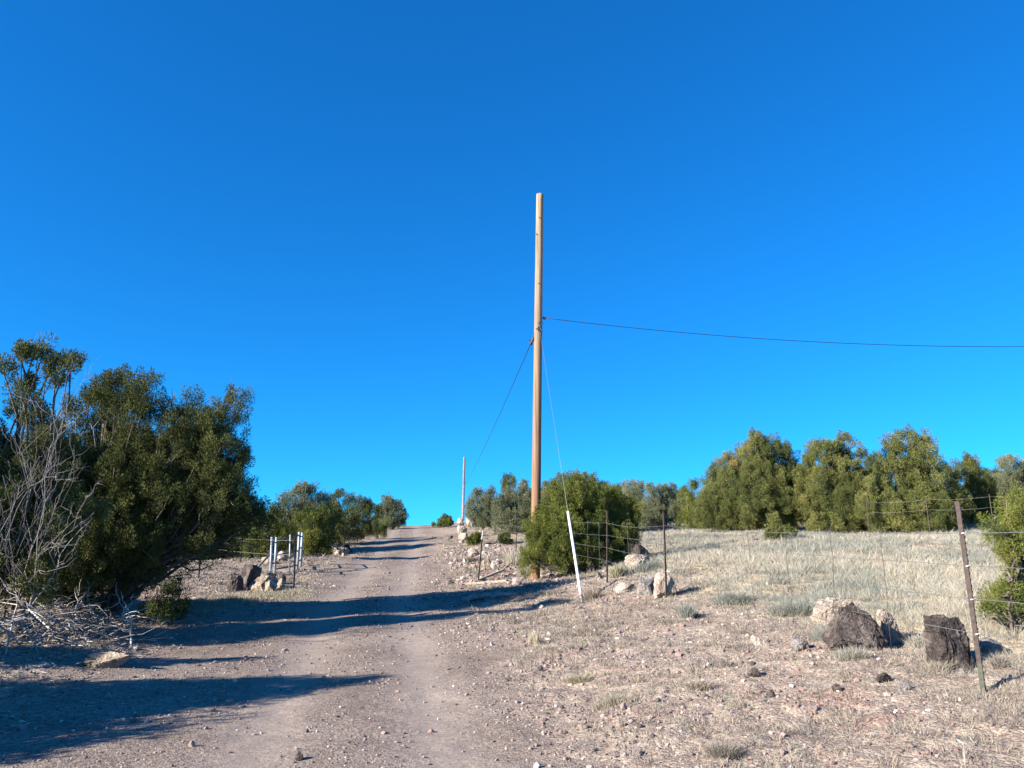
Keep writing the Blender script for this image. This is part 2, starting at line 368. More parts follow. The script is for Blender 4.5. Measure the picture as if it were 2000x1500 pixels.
# ------------------------------------------------------------------ trees
def kites(P, A, L, Wd, rng, fold=.25, face=None):
    """one small folded leaf face at each point P along direction A"""
    n = len(P); rv = rng.normal(size=(n, 3))
    if face is not None: rv = face + rv*.65
    B = np.cross(A, rv); B /= np.linalg.norm(B, axis=1)[:, None]+1e-9; C = np.cross(A, B)
    L = L[:, None]; Wd = Wd[:, None]
    V = np.stack([P, P+A*L*.5+B*Wd*.5+C*Wd*fold, P+A*L, P+A*L*.5-B*Wd*.5+C*Wd*fold], 1).reshape(-1, 3)
    return V, np.arange(4*n).reshape(-1, 4)
def unit(v): return v/(np.linalg.norm(v, axis=-1, keepdims=True)+1e-9)
def foliage(C, AX, S, K, leaf, rng, slim=1.0):
    """plumes at C pointing along AX, of size S (length), K leaves each"""
    n = len(C); idx = np.repeat(np.arange(n), np.clip(1.45*K*(S/np.median(S))**1.8, 20, K*5).astype(int)); m = len(idx)
    t = rng.beta(1.3, 1.5, m); ph = rng.uniform(0, 2*np.pi, m)
    ax = AX[idx]; u = unit(np.cross(ax, rng.normal(size=(n, 3))[idx]*0+np.array([.31, .77, .12]))); w = np.cross(ax, u)
    prof = np.sin(np.pi*np.clip(t, 0, 1)**.62)**.75*.31 + .025
    lump = 1+.35*np.sin(ph*3+idx*1.7+t*9)
    r = prof*S[idx]*slim*rng.uniform(.15, 1, m)**.6*lump
    rad = u*np.cos(ph)[:, None] + w*np.sin(ph)[:, None]
    P = C[idx] + ax*(t*S[idx])[:, None] + rad*r[:, None]
    A = unit(ax*.75 + rad*.75 + rng.normal(0, .35, (m, 3)) + np.array([0, 0, .2]))
    L = leaf*rng.uniform(.7, 1.4, m); V, Q = kites(P, A, L, L*rng.uniform(.2, .33, m), rng, .2, rad + np.array([0, 0, .25]))
    return V, Q, idx
SUN_T = 0
def tree(name, label, d, base_px, lobes, kind='olive', plume=.45, dens=1.0, leaf=.09, K=110, seed=1, group=None, cat='juniper tree', trunks=1, trunk_r=.11,
         dead=0, brown=0.0, lean=0.0, base=None, bare=.0, up=.8, slim=1.0, fill=.4, clump=1.0, gap=.48, skirt=True):
    """lobes: (photo x, photo y, half width, half height, depth offset in m) of each mass of the crown at depth d"""
    rng = np.random.default_rng(seed)
    b = stand(base_px, d) if base is None else np.array([base[0], base[1], h1(base[0], base[1])])
    root = empty(name, b, label, cat, group)
    k = mpp(d)
    Ls = []
    for lb in lobes:
        px, py, rx, ry = lb[:4]; dd = lb[4] if len(lb) > 4 else 0
        c = at(px, py, d) - b; c[1] += dd
        Ls.append((c, np.array([rx*k, (rx*.55+ry*.45)*k, ry*k])))
    if skirt:                                    # branches that hang to the ground all round
        lo = min(c[0]-r[0] for c, r in Ls); hi = max(c[0]+r[0] for c, r in Ls); tp = max(c[2]+r[2] for c, r in Ls); w_ = hi-lo
        for q, yy in ((.2, 0), (.5, -.22), (.5, .2), (.8, 0)):
            Ls.append((np.array([lo+w_*q, yy*w_, tp*.2]), np.array([w_*.24, w_*.24, tp*.2])))
    wood = MB(); pc = []; pa = []; ps = []; pk = []; taken = []; nclump = 0
    fork = np.array([0, 0, .25*np.mean([c[2] for c, _ in Ls])])
    for i, (c, r) in enumerate(Ls):
        bt = np.array([rng.normal(0, .12), rng.normal(0, .12), -.1]) if trunks > 1 else np.array([0, 0, -.1])
        n = 9; t = np.linspace(0, 1, n)[:, None]
        mid = fork*.8 + np.array([c[0]*.25+lean*c[0]*.3, c[1]*.25, c[2]*.25])
        end = c + np.array([0, 0, .1*r[2]])
        P = (1-t)**2*bt + 2*t*(1-t)*mid + t**2*end
        P[1:-1] += rng.normal(0, .03+.012*np.linalg.norm(c), (n-2, 3))
        rr = trunk_r*(.27 if i else 1.0)*rng.uniform(.7, 1.1)*(1-t[:, 0])**.75 + .012
        rr[0] *= 1.35
        wood.tube(P, rr, 7, rng.uniform(.2, .7))
        area = 4*np.pi*((r[0]*r[1])**1.6/3+(r[0]*r[2])**1.6/3+(r[1]*r[2])**1.6/3)**(1/1.6)
        m = max(16, int(area*7/(clump*clump)))
        U = unit(rng.normal(size=(m, 3))); inner = rng.uniform(size=m) < fill
        rad = np.where(inner, rng.uniform(.25, .62, m), rng.uniform(.84, 1.08, m))
        cc = c + U*rad[:, None]*np.maximum(r - clump*.38, r*.5) - np.array([0, 0, plume*.3])
        keep = []
        for q in range(m):
            a_ = np.array(taken[-400:]) if taken else np.zeros((0, 3))
            if len(a_) == 0 or (((a_-cc[q])/np.array([1, 1, 1.35]))**2).sum(1).min() > (gap*clump)**2:
                taken.append(cc[q]); keep.append(q)
        if not keep: continue
        cc = cc[keep]; U = U[keep]; k_ = len(cc)
        np_ = max(5, int(dens*13)); ci = np.repeat(np.arange(k_), np_); mm = len(ci)
        cr = clump*rng.uniform(.44, .66, k_)
        D = rng.normal(size=(mm, 3)); D += unit(U/r)[ci]*.7 + np.array([0, 0, .45]); D = unit(D)
        pos = cc[ci] + D*(cr[ci]*rng.uniform(.35, 1, mm)**.6)[:, None]*np.array([1, 1, 1.25])
        ax = unit(D*.55 + np.array([0, 0, up]) + rng.normal(0, .22, (mm, 3)))
        sz = plume*np.exp(rng.normal(0, .28, mm))
        pos -= ax*(sz*.45)[:, None]
        ok = pos[:, 2] + b[2] > H(pos[:, 0]+b[0], pos[:, 1]+b[1]) + .02
        pos, ax, sz = pos[ok], ax[ok], sz[ok]; cl = ci[ok]+nclump; nclump += k_
        pc.append(pos); pa.append(ax); ps.append(sz); pk.append(cl)
        sel = rng.permutation(len(pos))[:int(len(pos)*.10)]
        for q in sel:
            s0 = P[rng.integers(3, n)]
            Q = curve(s0, pos[q]+ax[q]*sz[q]*.4, 5, 0, .04, rng)
            Q[1:-1, 2] -= .06*np.linalg.norm(pos[q]-s0)
            wood.tube(Q, np.linspace(.016, .006, 5)*(1+trunk_r*3), 4, rng.uniform(.1, .9), cap=False)
    wood.build('trunk', M['bark'], root)
    C = np.concatenate(pc); A = np.concatenate(pa); S = np.concatenate(ps); CK = np.concatenate(pk)
    if bare:
        keep = rng.uniform(size=len(C)) > bare; C, A, S, CK = C[keep], A[keep], S[keep], CK[keep]
    V, Q, idx = foliage(C, A, S, K, leaf, rng, slim)
    patch = fbm(C[:, 0]*.9+seed*3.1, C[:, 2]*.9+C[:, 1]*.7, seed)
    tv = np.clip(-.06+.55*rng.beta(1.6, 1.6, len(C))+.34*rng.uniform(size=nclump)[CK]+(patch-.5)*.6, 0, .93)
    if brown: tv[(rng.uniform(size=nclump) < brown)[CK]] = 1.0
    tl = np.clip(tv[idx] + rng.normal(0, .09, len(idx)), 0, 1)
    mesh_np('crown', V, Q, M[kind], root, False, np.repeat(tl, 4))
    if dead:
        db = MB()
        for i in range(dead):
            c, r = Ls[rng.integers(len(Ls))]
            s = np.array([rng.normal(0, .1), rng.normal(0, .1), c[2]*.4])
            e = c + unit(rng.normal(size=3))*r*rng.uniform(.9, 1.15); dead_branch(db, s, e, rng, .016)
        db.build('dead_branches', M['deadwood'], root)
    return root
def dead_branch(mb, s, e, rng, r0, depth=2, t=None):
    L = np.linalg.norm(np.asarray(e)-s); n = 8
    P = curve(s, e, n, rng.uniform(-.05, .08)*L, .03*L, rng); tt = rng.uniform(.3, 1) if t is None else t
    mb.tube(P, np.linspace(r0, r0*.3, n), 5, tt)
    if depth:
        ax = unit(np.asarray(e)-s)
        for k in range(rng.integers(3, 7)):
            i = rng.integers(2, n-1); dr = unit(ax + rng.normal(0, .55, 3) + np.array([0, 0, .15]))
            dead_branch(mb, P[i], P[i]+dr*L*rng.uniform(.14, .32), rng, r0*.5, depth-1, tt)
NEARJ = dict(plume=.27, leaf=.045, K=78, dens=1.7, up=1.1, fill=.5, clump=.70, gap=.38, skirt=False)
# left foreground: two big junipers and a straggly one
tree('juniper_tree', 'tall dark juniper with rounded crown behind the brush pile', 16.2, 150,
     [(225,785,52,60,0), (165,815,52,65,.3), (285,800,42,62,-.2), (205,900,85,85,.7), (120,930,75,85,-.5), (262,925,62,85,-.3), (150,1040,105,80,.4), (60,1030,75,90,-.5), (225,1040,75,70,.9), (120,1120,100,48,-.3), (20,1140,70,50,.2), (240,1105,60,40,.4), (-30,1060,80,90,.6), (90,1090,60,50,-1.2), (170,1075,55,50,-1.1), (235,1080,45,45,-.9), (60,1000,60,60,-1.1), (170,985,55,55,-1.0), (200,1140,45,28,-.6), (260,1020,40,45,-.7)],
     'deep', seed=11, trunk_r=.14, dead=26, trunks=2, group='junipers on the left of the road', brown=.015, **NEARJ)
tree('juniper_tree', 'large dark juniper with leaning trunk whose crown overhangs the road on the left', 16.4, 205,
     [(348,800,27,52,0), (433,812,37,48,.2), (392,850,52,60,-.3), (370,930,65,75,.5), (436,925,42,75,0), (465,1010,45,50,.2), (330,1010,62,60,.3), (410,1035,50,36,-.2), (500,1005,20,30,.2), (385,990,60,55,1.0), (310,1085,50,38,.3), (430,1060,45,22,.6), (370,1075,36,22,.9), (300,1050,50,45,-.8), (350,1000,45,45,-.8), (410,985,40,40,-.6), (300,1120,28,30,-.4), (430,890,55,60,-.4), (450,975,50,55,-.3), (350,905,50,60,-.5), (320,960,60,60,-.4), (250,1040,50,60,-.9), (255,1110,40,40,-.7)],
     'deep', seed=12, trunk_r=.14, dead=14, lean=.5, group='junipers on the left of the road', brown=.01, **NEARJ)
def straggly():
    rng = np.random.default_rng(5); d = 13.0
    root = tree('juniper_tree', 'straggly half-dead juniper with bare grey branches and tufted top, leftmost in the photo', d, 35,
         [(38,700,12,24,0), (58,692,12,22,.1), (75,695,12,20,.1), (92,706,12,14,.2), (104,716,8,10,.1), (126,706,9,10,.1), (131,722,6,6,.1), (15,735,14,22,-.1), (30,745,10,10,.2), (70,768,14,20,0), (28,800,25,28,.2), (85,825,28,34,.1),
         (0,860,28,35,0), (60,930,50,45,.1), (110,880,30,30,.3), (20,1010,50,60,0), (95,1040,55,60,.2), (40,1110,60,50,.1), (-60,900,60,120,0), (-50,1060,70,90,.2), (10,930,45,50,.6), (75,985,50,45,.7), (20,1090,50,45,-.4), (100,1120,40,35,-.3), (150,1000,30,40,.5), (-10,1010,40,60,-.4)],
         'olive', plume=.24, leaf=.05, K=65, dens=1, up=1.1, clump=.42, gap=.5, skirt=False, seed=13, trunk_r=.05, trunks=2, group='junipers on the left of the road')
    b = np.array(root.location); db = MB()
    for px, py in [(70,765),(40,760),(100,770),(122,742),(20,800),(95,810),(120,830),(145,850),(10,860),(60,870),(140,890),(170,875),(30,920),(90,930),(115,980),(160,980),(0,970),(55,1005),(130,1030),(150,1060),(185,925),(50,800),(130,760),(5,900),(80,940),(60,1060),(100,860),(170,1000),(-10,1010),(35,870)]:
        s = np.array([rng.uniform(-.5, .6), rng.uniform(-.6, 0), rng.uniform(.3, 1.2)]); e = at(px, py+28, d-rng.uniform(0, 1.2))-b
        dead_branch(db, s, e, rng, .009, 2)
    db.build('dead_branches', M['deadwood'], root)
straggly()
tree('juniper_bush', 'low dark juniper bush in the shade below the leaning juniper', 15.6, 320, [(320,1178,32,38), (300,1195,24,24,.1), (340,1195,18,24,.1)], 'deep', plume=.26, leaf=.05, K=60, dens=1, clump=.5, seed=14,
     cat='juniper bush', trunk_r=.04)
# off to the left, throwing the foreground shadow
OFF = 'junipers standing left of the camera'
for i, (x, y, hgt, wdt) in enumerate([(-9.3, 6.6, 3.42, 1.15), (-10.4, 6.0, 2.9, 1.3), (-8.9, 5.0, 2.5, 1.0), (-8.4, 3.3, 1.9, .8), (-9.6, 9.1, 2.3, 1.0)]):
    k = mpp(y)
    c = lambda dx, dz: ((x+dx)/k+1000, None)
    z0 = h1(x, y)
    lob = []
    for dx, zz, rx, rz in [(0, .78, .6, .22), (-.55, .5, .62, .3), (.5, .45, .65, .33), (0, .28, .9, .26)]:
        # photo coordinates of a point of this tree (outside the frame)
        X = x+dx*wdt; Z = z0+zz*hgt-CAM_Z; b_ = (Z/y*cp - sp)/(cp+Z/y*sp); sc = y/(cp-b_*sp)
        lob.append((1000+F*X/sc, 750-F*b_, rx*wdt/k, rz*hgt/k, 0))
    tree('juniper_tree', ['juniper just outside the frame whose shadow falls on the near road', 'second juniper outside the frame on the left bank', 'low juniper outside the frame on the left, below the taller ones', 'smallest juniper outside the frame, nearest the camera on the left', 'low juniper outside the frame nearest the brush pile'][i],
         y, 0, lob, 'deep', plume=.42, leaf=.10, K=60, dens=1, seed=20+i, clump=.7, skirt=False, base=(x, y), trunk_r=.1, group=OFF)
MID = dict(plume=.38, leaf=.07, K=70, dens=1.5, gap=.42, fill=.4, up=1.2, clump=.9)
G1 = 'junipers along the left fence'
tree('juniper_bush', 'rounded bright green juniper bush just left of the pale pipe brace', 31.5, 527, [(530,1045,36,46), (512,1060,22,32,-.3), (550,1055,25,36,-.2)], 'bright', seed=31, cat='juniper bush', group=G1, trunk_r=.05, slim=.8, **MID)
tree('juniper_tree', 'tall loose grey-green juniper behind the pipe brace', 38, 590, [(588,968,26,30), (560,985,22,28,.2), (610,975,22,32), (545,1010,26,34), (585,1020,36,38,.3), (625,1010,30,40,.2)], 'grey', seed=32, group=G1, dead=8, trunk_r=.09, **MID)
tree('juniper_bush', 'spiky bright green juniper directly behind the pipe brace', 34, 610, [(612,1030,30,42), (585,1045,25,36,.3), (640,1040,22,38,.2)], 'bright', seed=33, cat='juniper bush', group=G1, slim=.75, trunk_r=.05, **MID)
tree('juniper_tree', 'mid green juniper with flat top, between the spiky one and the dark one', 42, 665, [(662,995,28,32), (650,1025,30,36), (680,1030,22,34)], 'olive', seed=34, group=G1, trunk_r=.08, **MID)
tree('juniper_tree', 'dark juniper with two humps on the left roadside', 47, 710, [(705,995,20,26), (722,1000,16,26), (700,1025,22,28), (722,1028,16,24)], 'deep', seed=35, group=G1, trunk_r=.08, **MID)
tree('juniper_tree', 'last juniper on the left beside the road crest, above pale stones', 60, 765, [(763,995,26,22), (755,1010,20,20), (778,1010,16,20)], 'grey', seed=36, group=G1, trunk_r=.1, dead=5, **MID)
tree('juniper_bush', 'small yellow-green juniper bush between the dark two-humped one and the crest tree', 50, 737, [(737,1022,12,18)], 'bright', seed=37, cat='juniper bush', group=G1, trunk_r=.05, **MID)
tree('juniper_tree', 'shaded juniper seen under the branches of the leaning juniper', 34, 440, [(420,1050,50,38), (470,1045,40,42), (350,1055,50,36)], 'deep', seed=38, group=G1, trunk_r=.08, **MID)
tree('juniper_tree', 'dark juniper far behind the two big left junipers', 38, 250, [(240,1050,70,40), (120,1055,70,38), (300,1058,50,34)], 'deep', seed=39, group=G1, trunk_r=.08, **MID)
G2 = 'junipers beyond the pole'
tree('juniper_bush', 'small dark green pinyon-like bush on the right edge of the road crest', 60, 868, [(869,1024,11,14), (856,1033,10,9), (875,1033,10,9)], 'bright', seed=41, cat='juniper bush', group=G2, trunk_r=.04, plume=.4, leaf=.14, K=50, dens=1, clump=.6)
tree('juniper_tree', 'loose grey-green juniper just right of the distant pole', 50, 940, [(945,975,24,26), (930,992,22,22), (958,990,22,28), (945,1005,30,20)], 'grey', seed=42, group=G2, trunk_r=.09, **MID)
tree('juniper_tree', 'tall narrow dark juniper with pointed top, left of the utility pole', 52, 997, [(996,945,8,26), (997,975,14,28), (997,1005,18,30)], 'deep', seed=43, group=G2, trunk_r=.09, **MID)
tree('juniper_tree', 'grey-green juniper with bare twigs, directly left of the utility pole', 44, 1010, [(1015,965,22,30), (985,985,22,30), (1025,1000,24,36), (990,1020,28,28)], 'grey', seed=44, group=G2, dead=10, trunk_r=.08, **MID)
tree('juniper_tree', 'wide green juniper behind the bush at the utility pole', 42, 1120, [(1090,955,30,28), (1130,950,36,30), (1170,965,32,30), (1110,990,70,40), (1180,1000,50,36)], 'olive', seed=45, group=G2, trunk_r=.1, **MID)
tree('juniper_tree', 'small grey juniper showing over the right shoulder of the pole bush', 48, 1235, [(1235,965,24,22), (1225,990,35,30), (1250,1000,25,30)], 'grey', seed=46, group=G2, trunk_r=.08, **MID)
tree('juniper_tree', 'grey-green juniper with pale stems, right of the pole bush beyond the pasture', 46, 1295, [(1285,970,26,28), (1310,975,20,28), (1275,1005,30,30), (1312,1008,22,28)], 'grey', seed=47, group=G2, dead=10, trunk_r=.08, **MID)
tree('juniper_tree', 'low bright juniper at the left foot of the biggest dome-shaped juniper', 42, 1355, [(1365,955,18,26), (1350,985,28,32), (1345,1010,28,24), (1375,1000,24,34)], 'bright', seed=48, group=G2, trunk_r=.08, **MID)
for lb, d_, bx, lo_, kd, sd in [
    ('distant grey juniper in the gap right of the pole bush', 55, 1218, [(1218,985,34,34), (1240,1005,26,24)], 'grey', 81),
    ('distant low juniper between the pale-stemmed one and the bright one', 56, 1335, [(1335,990,26,30), (1325,1010,24,20)], 'olive', 82),
    ('darker juniper filling the gap behind the two biggest pasture junipers', 45, 1572, [(1570,950,30,44), (1565,1000,34,34)], 'deep', 83),
    ('darker juniper behind the gap left of the many-pointed juniper', 44, 1712, [(1708,930,24,40), (1712,985,34,44)], 'deep', 84),
    ('dark juniper filling the gap left of the pale edge juniper', 48, 1938, [(1935,955,22,34), (1930,1000,30,28)], 'deep', 85),
    ('distant juniper far behind the utility pole', 58, 1065, [(1060,975,34,28), (1040,1000,30,24), (1090,990,30,30)], 'olive', 86)]:
    tree('juniper_tree', lb, d_, bx, lo_, kd, seed=sd, group=G2, trunk_r=.08, **MID)
# bush round the foot of the pole
tree('juniper_bush', 'big bright green juniper bush growing round the foot of the utility pole', 23.6, 1120,
     [(1062,1040,38,55,.0), (1110,985,42,48,.2), (1150,965,30,36,.2), (1105,1055,45,55,-.4), (1045,1075,22,36,-.3), (1150,1040,40,70,.3), (1160,1080,36,28,-.4), (1085,1085,30,26,-.6), (1046,1098,20,22,-.5)],
     'bright', plume=.27, leaf=.046, K=78, dens=1.6, clump=.62, gap=.46, up=.9, skirt=False, seed=51, cat='juniper bush', trunk_r=.07, trunks=3, dead=6)
tree('juniper_bush', 'bright green juniper bush with rounded top touching the right side of the pole bush', 24.2, 1205,
     [(1200,985,32,38,.2), (1225,1015,26,40,.2), (1195,1045,40,50,-.1), (1225,1060,22,36,.2), (1180,1090,26,20,-.4)],
     'bright', plume=.27, leaf=.046, K=78, dens=1.6, clump=.62, gap=.46, up=.9, skirt=False, seed=52, cat='juniper bush', trunk_r=.06, trunks=3)
G3 = 'row of junipers along the top of the pasture'
BIG = dict(plume=.36, leaf=.062, K=88, dens=1.7, fill=.5, up=1.1, gap=.43, clump=.95)
tree('juniper_tree', 'biggest dome-shaped juniper at the top left of the pasture', 37, 1470,
     [(1475,895,48,46,0), (1520,895,36,42,.3), (1430,930,42,42,.2), (1470,960,75,55,-.4), (1405,985,40,50,.2), (1530,965,38,60,.2), (1450,1005,60,34,-.5), (1520,1010,40,30,-.2), (1400,1020,36,20,-.2), (1480,1028,70,14,-.5), (1385,965,22,32,.3)], 'olive', seed=61, group=G3, trunk_r=.14, brown=.004, **BIG)
tree('juniper_tree', 'olive juniper with two rounded tops and brown dead patches, right of the dome-shaped one', 35.5, 1625,
     [(1610,895,36,46,0), (1668,868,30,32,.2), (1645,900,30,45,.2), (1590,950,36,56,-.3), (1635,960,48,60,-.5), (1680,970,30,58,0), (1600,1010,36,32,-.4), (1660,1015,40,30,-.3), (1572,985,22,45,.1), (1700,1000,22,36,.2), (1630,1030,50,16,-.6)], 'olive', seed=62, group=G3, trunk_r=.13, brown=.014, **BIG)
tree('juniper_tree', 'juniper with several pointed tops and dark gaps, behind the tall rusty fence post', 33, 1770,
     [(1742,875,22,40,0), (1772,880,18,40,.1), (1798,878,24,38,.1), (1740,930,38,48,-.3), (1800,935,42,52,-.2), (1838,945,32,48,.2), (1720,985,34,52,-.4), (1780,985,44,48,-.5), (1845,990,36,42,-.2), (1745,1025,50,20,-.6), (1820,1022,50,22,-.5), (1705,960,20,40,.3)], 'olive', seed=63, group=G3, trunk_r=.13, **BIG)
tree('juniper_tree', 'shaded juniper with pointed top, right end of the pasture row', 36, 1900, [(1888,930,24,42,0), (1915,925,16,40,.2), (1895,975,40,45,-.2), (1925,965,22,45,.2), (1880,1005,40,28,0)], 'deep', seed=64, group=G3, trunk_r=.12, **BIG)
tree('juniper_tree', 'pale grey-green juniper at the right edge of the photo behind the row', 46, 1975, [(1972,925,26,34,0), (1955,965,26,34,.2), (1990,970,40,40,.3), (2040,950,50,60,0)], 'grey', seed=65, group=G3, trunk_r=.1, dead=6, **BIG)
tree('juniper_bush', 'small cone-shaped juniper standing in front of the dome-shaped juniper', hit(1512, 1058)[1], 1512, [(1512,1022,7,16), (1513,1040,11,16)], 'olive', plume=.26, leaf=.08, K=50, dens=1.0, clump=.34, seed=66, cat='juniper bush', trunk_r=.03, up=1.4)
tree('juniper_bush', 'low round juniper bush beside the small cone-shaped one', hit(1540, 1053)[1], 1540, [(1540,1038,15,14), (1528,1042,10,11)], 'bright', plume=.26, leaf=.08, K=50, dens=1.0, clump=.4, seed=67, cat='juniper bush', trunk_r=.03)
tree('juniper_bush', 'small dark green bush on the bank between the road and the fence', hit(988, 1064)[1], 987, [(985,1052,9,10), (992,1054,7,9)], 'deep', plume=.2, leaf=.07, K=50, dens=1.0, clump=.3, seed=68, cat='juniper bush', trunk_r=.03)
tree('juniper_bush', 'little bright bush beside the white-tipped leaning fence post', hit(928, 1065)[1], 928, [(928,1053,9,10), (932,1046,6,8)], 'bright', plume=.2, leaf=.07, K=50, dens=1.0, clump=.3, seed=69, cat='juniper bush', trunk_r=.03)
tree('juniper_bush', 'yellow-green juniper bush cut by the right edge of the photo, behind the rusty post', 9.6, 1990,
     [(1995,1040,48,42,.1), (1950,1035,22,22,-.1), (1970,1080,34,26,-.1), (2050,1040,70,90,.2), (1985,1120,30,26,.2), (1995,1170,42,28,.1), (1955,1165,28,22,-.1), (1945,1205,22,22,0), (1965,1240,30,26,0), (2040,1200,70,70,.3), (1935,1185,16,14,-.1)],
     'bright', plume=.17, leaf=.03, K=60, dens=1.1, seed=71, cat='juniper bush', trunk_r=.03, trunks=3, up=.55, fill=.4, clump=.3, gap=.55, skirt=False)
# ------------------------------------------------------------------ rocks
def ico(sub):
    import bmesh
    bm = bmesh.new(); bmesh.ops.create_icosphere(bm, subdivisions=sub, radius=1)
    V = np.array([v.co[:] for v in bm.verts]); T = np.array([[v.index for v in f.verts] for f in bm.faces]); bm.free(); return V, T
ICO = {k: ico(k) for k in (1, 2, 3, 4, 5)}
def rock(label, x0, x1, y0, y1, kind='pale', seed=0, d=None, group=None, cuts=9, deep=.9, peak=0.0, block=.8):
    """a stone that spans these photo columns and rows and stands on the ground at its bottom row"""
    rng = np.random.default_rng(seed+1000)
    px = (x0+x1)/2
    g = hit(px, y1) if d is None else stand(px, d)
    k = mpp(g[1]); w = (x1-x0)*k; hh = (y1-y0)*k
    big = (x1-x0) > 45
    V, T = ICO[5 if big else 4 if (x1-x0) > 20 else 3]; V = np.sign(V)*np.abs(V)**block
    ang = rng.uniform(-.5, .5); V[:, :2] = V[:, :2] @ np.array([[math.cos(ang), -math.sin(ang)], [math.sin(ang), math.cos(ang)]])
    for c in range(cuts):
        nrm = unit(rng.normal(size=3)); off = rng.uniform(.5, .9); dd = V@nrm; V -= np.outer(np.maximum(dd-off, 0)*.985, nrm)
    s = rng.uniform(0, 50)
    for fr, am in ((1.6, .08), (4, .06), (10, .05), (24, .03)):
        f3 = vn3(V[:, 0]*fr*1.6+s, V[:, 1]*fr*1.6+s, V[:, 2]*fr*1.6+40, seed+3)+.5*vn3(V[:, 0]*fr*3.2+s, V[:, 1]*fr*3.2, V[:, 2]*fr*3.2+40, seed+9); V *= (1 + am*2.0*(f3-.75))[:, None]
    V -= (V.max(0)+V.min(0))/2; V /= (V.max(0)-V.min(0))
    if peak: V[:, 0:2] *= (1-peak*(V[:, 2:3]+.5)); V[:, 0] /= (V[:, 0].max()-V[:, 0].min())
    V *= np.array([w, max(w, hh)*deep, hh*1.34]); V[:, 2] += hh*1.34/2 - hh*.34
    V[:, 1] += max(w, hh)*deep*.35
    cat = 'boulder' if w > .5 else 'rock'
    o = mesh_np('boulder' if w > .5 else 'rock', V, T, M[kind+'_rock'], None, False, None, g)
    return tag(o, label, cat, group)
RF = 'boulders beside the right fence'
rock('dark pointed basalt boulder with pale right flank, in the grass by the right fence', 1634, 1752, 1184, 1274, 'dark', 1, group=RF, peak=.72, cuts=9, block=1.0)
rock('pale slab leaning on the right side of the dark pointed boulder', 1722, 1770, 1204, 1266, 'pale', 21, d=hit(1745, 1262)[1]+.12, group=RF, cuts=12)
rock('pale block of stone with grey flat top, behind the dark pointed boulder', 1597, 1668, 1171, 1225, 'pale', 2, group=RF, cuts=7, block=.5)
rock('upright dark basalt boulder with broken face, left of the tall rusty fence post', 1834, 1908, 1209, 1308, 'dark', 3, group=RF, cuts=8, deep=.7, block=.5)
rock('low grey stone half hidden behind the tall rusty post', 1916, 1966, 1250, 1277, 'grey', 4, group=RF)
rock('cream boulder standing behind the thin brown fence post', 1279, 1323, 1115, 1166, 'pale', 5, group=RF, cuts=11)
rock('grey boulder leaning against the cream boulder', 1247, 1283, 1124, 1164, 'grey', 6, group=RF)
rock('flat cream stone in the verge left of the grey boulder', 1200, 1242, 1138, 1157, 'pale', 7, group=RF)
rock('pinkish rough boulder under the right end of the pole bush', 1222, 1272, 1083, 1112, 'pale', 8, group=RF)
rock('dark rounded boulder above the pinkish one, against the bush', 1236, 1274, 1062, 1096, 'dark', 9, d=23.4, group=RF)
rock('small pale stone below the pole bush', 1164, 1177, 1117, 1131, 'pale', 10)
rock('small white stone with dark end, lying in the verge below the pasture', 1470, 1505, 1243, 1262, 'pale', 11)
rock('small dark stone left of the pointed boulder', 1550, 1582, 1249, 1271, 'grey', 12)
rock('black stone with a pale pebble beside it, in the middle of the right verge', 1462, 1490, 1308, 1324, 'dark', 13)
rock('dark lumpy stone lying below the upright boulder', 1715, 1745, 1316, 1334, 'dark', 14)
rock('flat dark stone right of the lumpy one', 1755, 1782, 1338, 1350, 'grey', 15)
rock('dark clod in the verge left below the pointed boulder', 1630, 1650, 1340, 1352, 'dark', 16)
rock('small dark stone at the far right of the verge', 1500, 1515, 1350, 1362, 'dark', 17)
rock('pale fist-sized stone near the bottom right of the road', 1205, 1222, 1408, 1424, 'pale', 18)
rock('dark fist-sized stone at the bottom left of the road', 575, 592, 1473, 1486, 'dark', 19)
rock('pale pebble left on the near road beside the shadow', 366, 378, 1449, 1459, 'pale', 20)
RB = 'pale rocks on the bank right of the road'
for i, (lb, a) in enumerate([
    ('cream rock topped by a dark stone, by the distant pole', (892,912,1026,1043,'pale')), ('round cream rock under the topped one', (894,914,1040,1054,'tan')), ('dark cap stone resting on the cream rock', (897,906,1021,1030,'dark')),
    ('flat white stone at the foot of the round cream rock', (896,906,1054,1061,'pale')), ('pointed pinkish rock right of the distant pole', (909,922,1010,1028,'pale')), ('leaning grey rock beside the pointed pinkish one', (918,930,1014,1030,'grey')),
    ('rosy rock at the very foot of the distant pole', (892,904,1012,1022,'pale')), ('split rock with a white face and a black side, by the little bright bush', (932,943,1035,1048,'pale')),
    ('broad cream slab below the white-tipped post', (912,938,1073,1087,'pale')), ('white stone right of the broad slab', (940,951,1076,1086,'pale')), ('tan rock with a black hollow, middle of the bank', (942,960,1091,1107,'tan')),
    ('large white rock right of the one with the hollow', (958,977,1096,1112,'pale')), ('small standing white stone on the bank', (903,911,1089,1102,'pale')), ('small cream stone nearest the road edge', (885,894,1091,1098,'pale')),
    ('low cream stone behind the leaning post', (938,950,1066,1074,'pale')), ('dark stone at the roadside by the plank', (873,887,1133,1142,'dark')), ('cream cobble between slab and road', (921,931,1102,1109,'pale')), ('cobble under the bank grass', (968,980,1112,1119,'tan')),
    ('buff stone on the road bank above the slab', (905,914,1062,1068,'tan')), ('dark stone in the bank by the road, below the round rock', (874,884,1046,1053,'dark'))]):
    rock(lb, *a, seed=100+i, group=RB)
RL = 'rocks piled by the left fence'
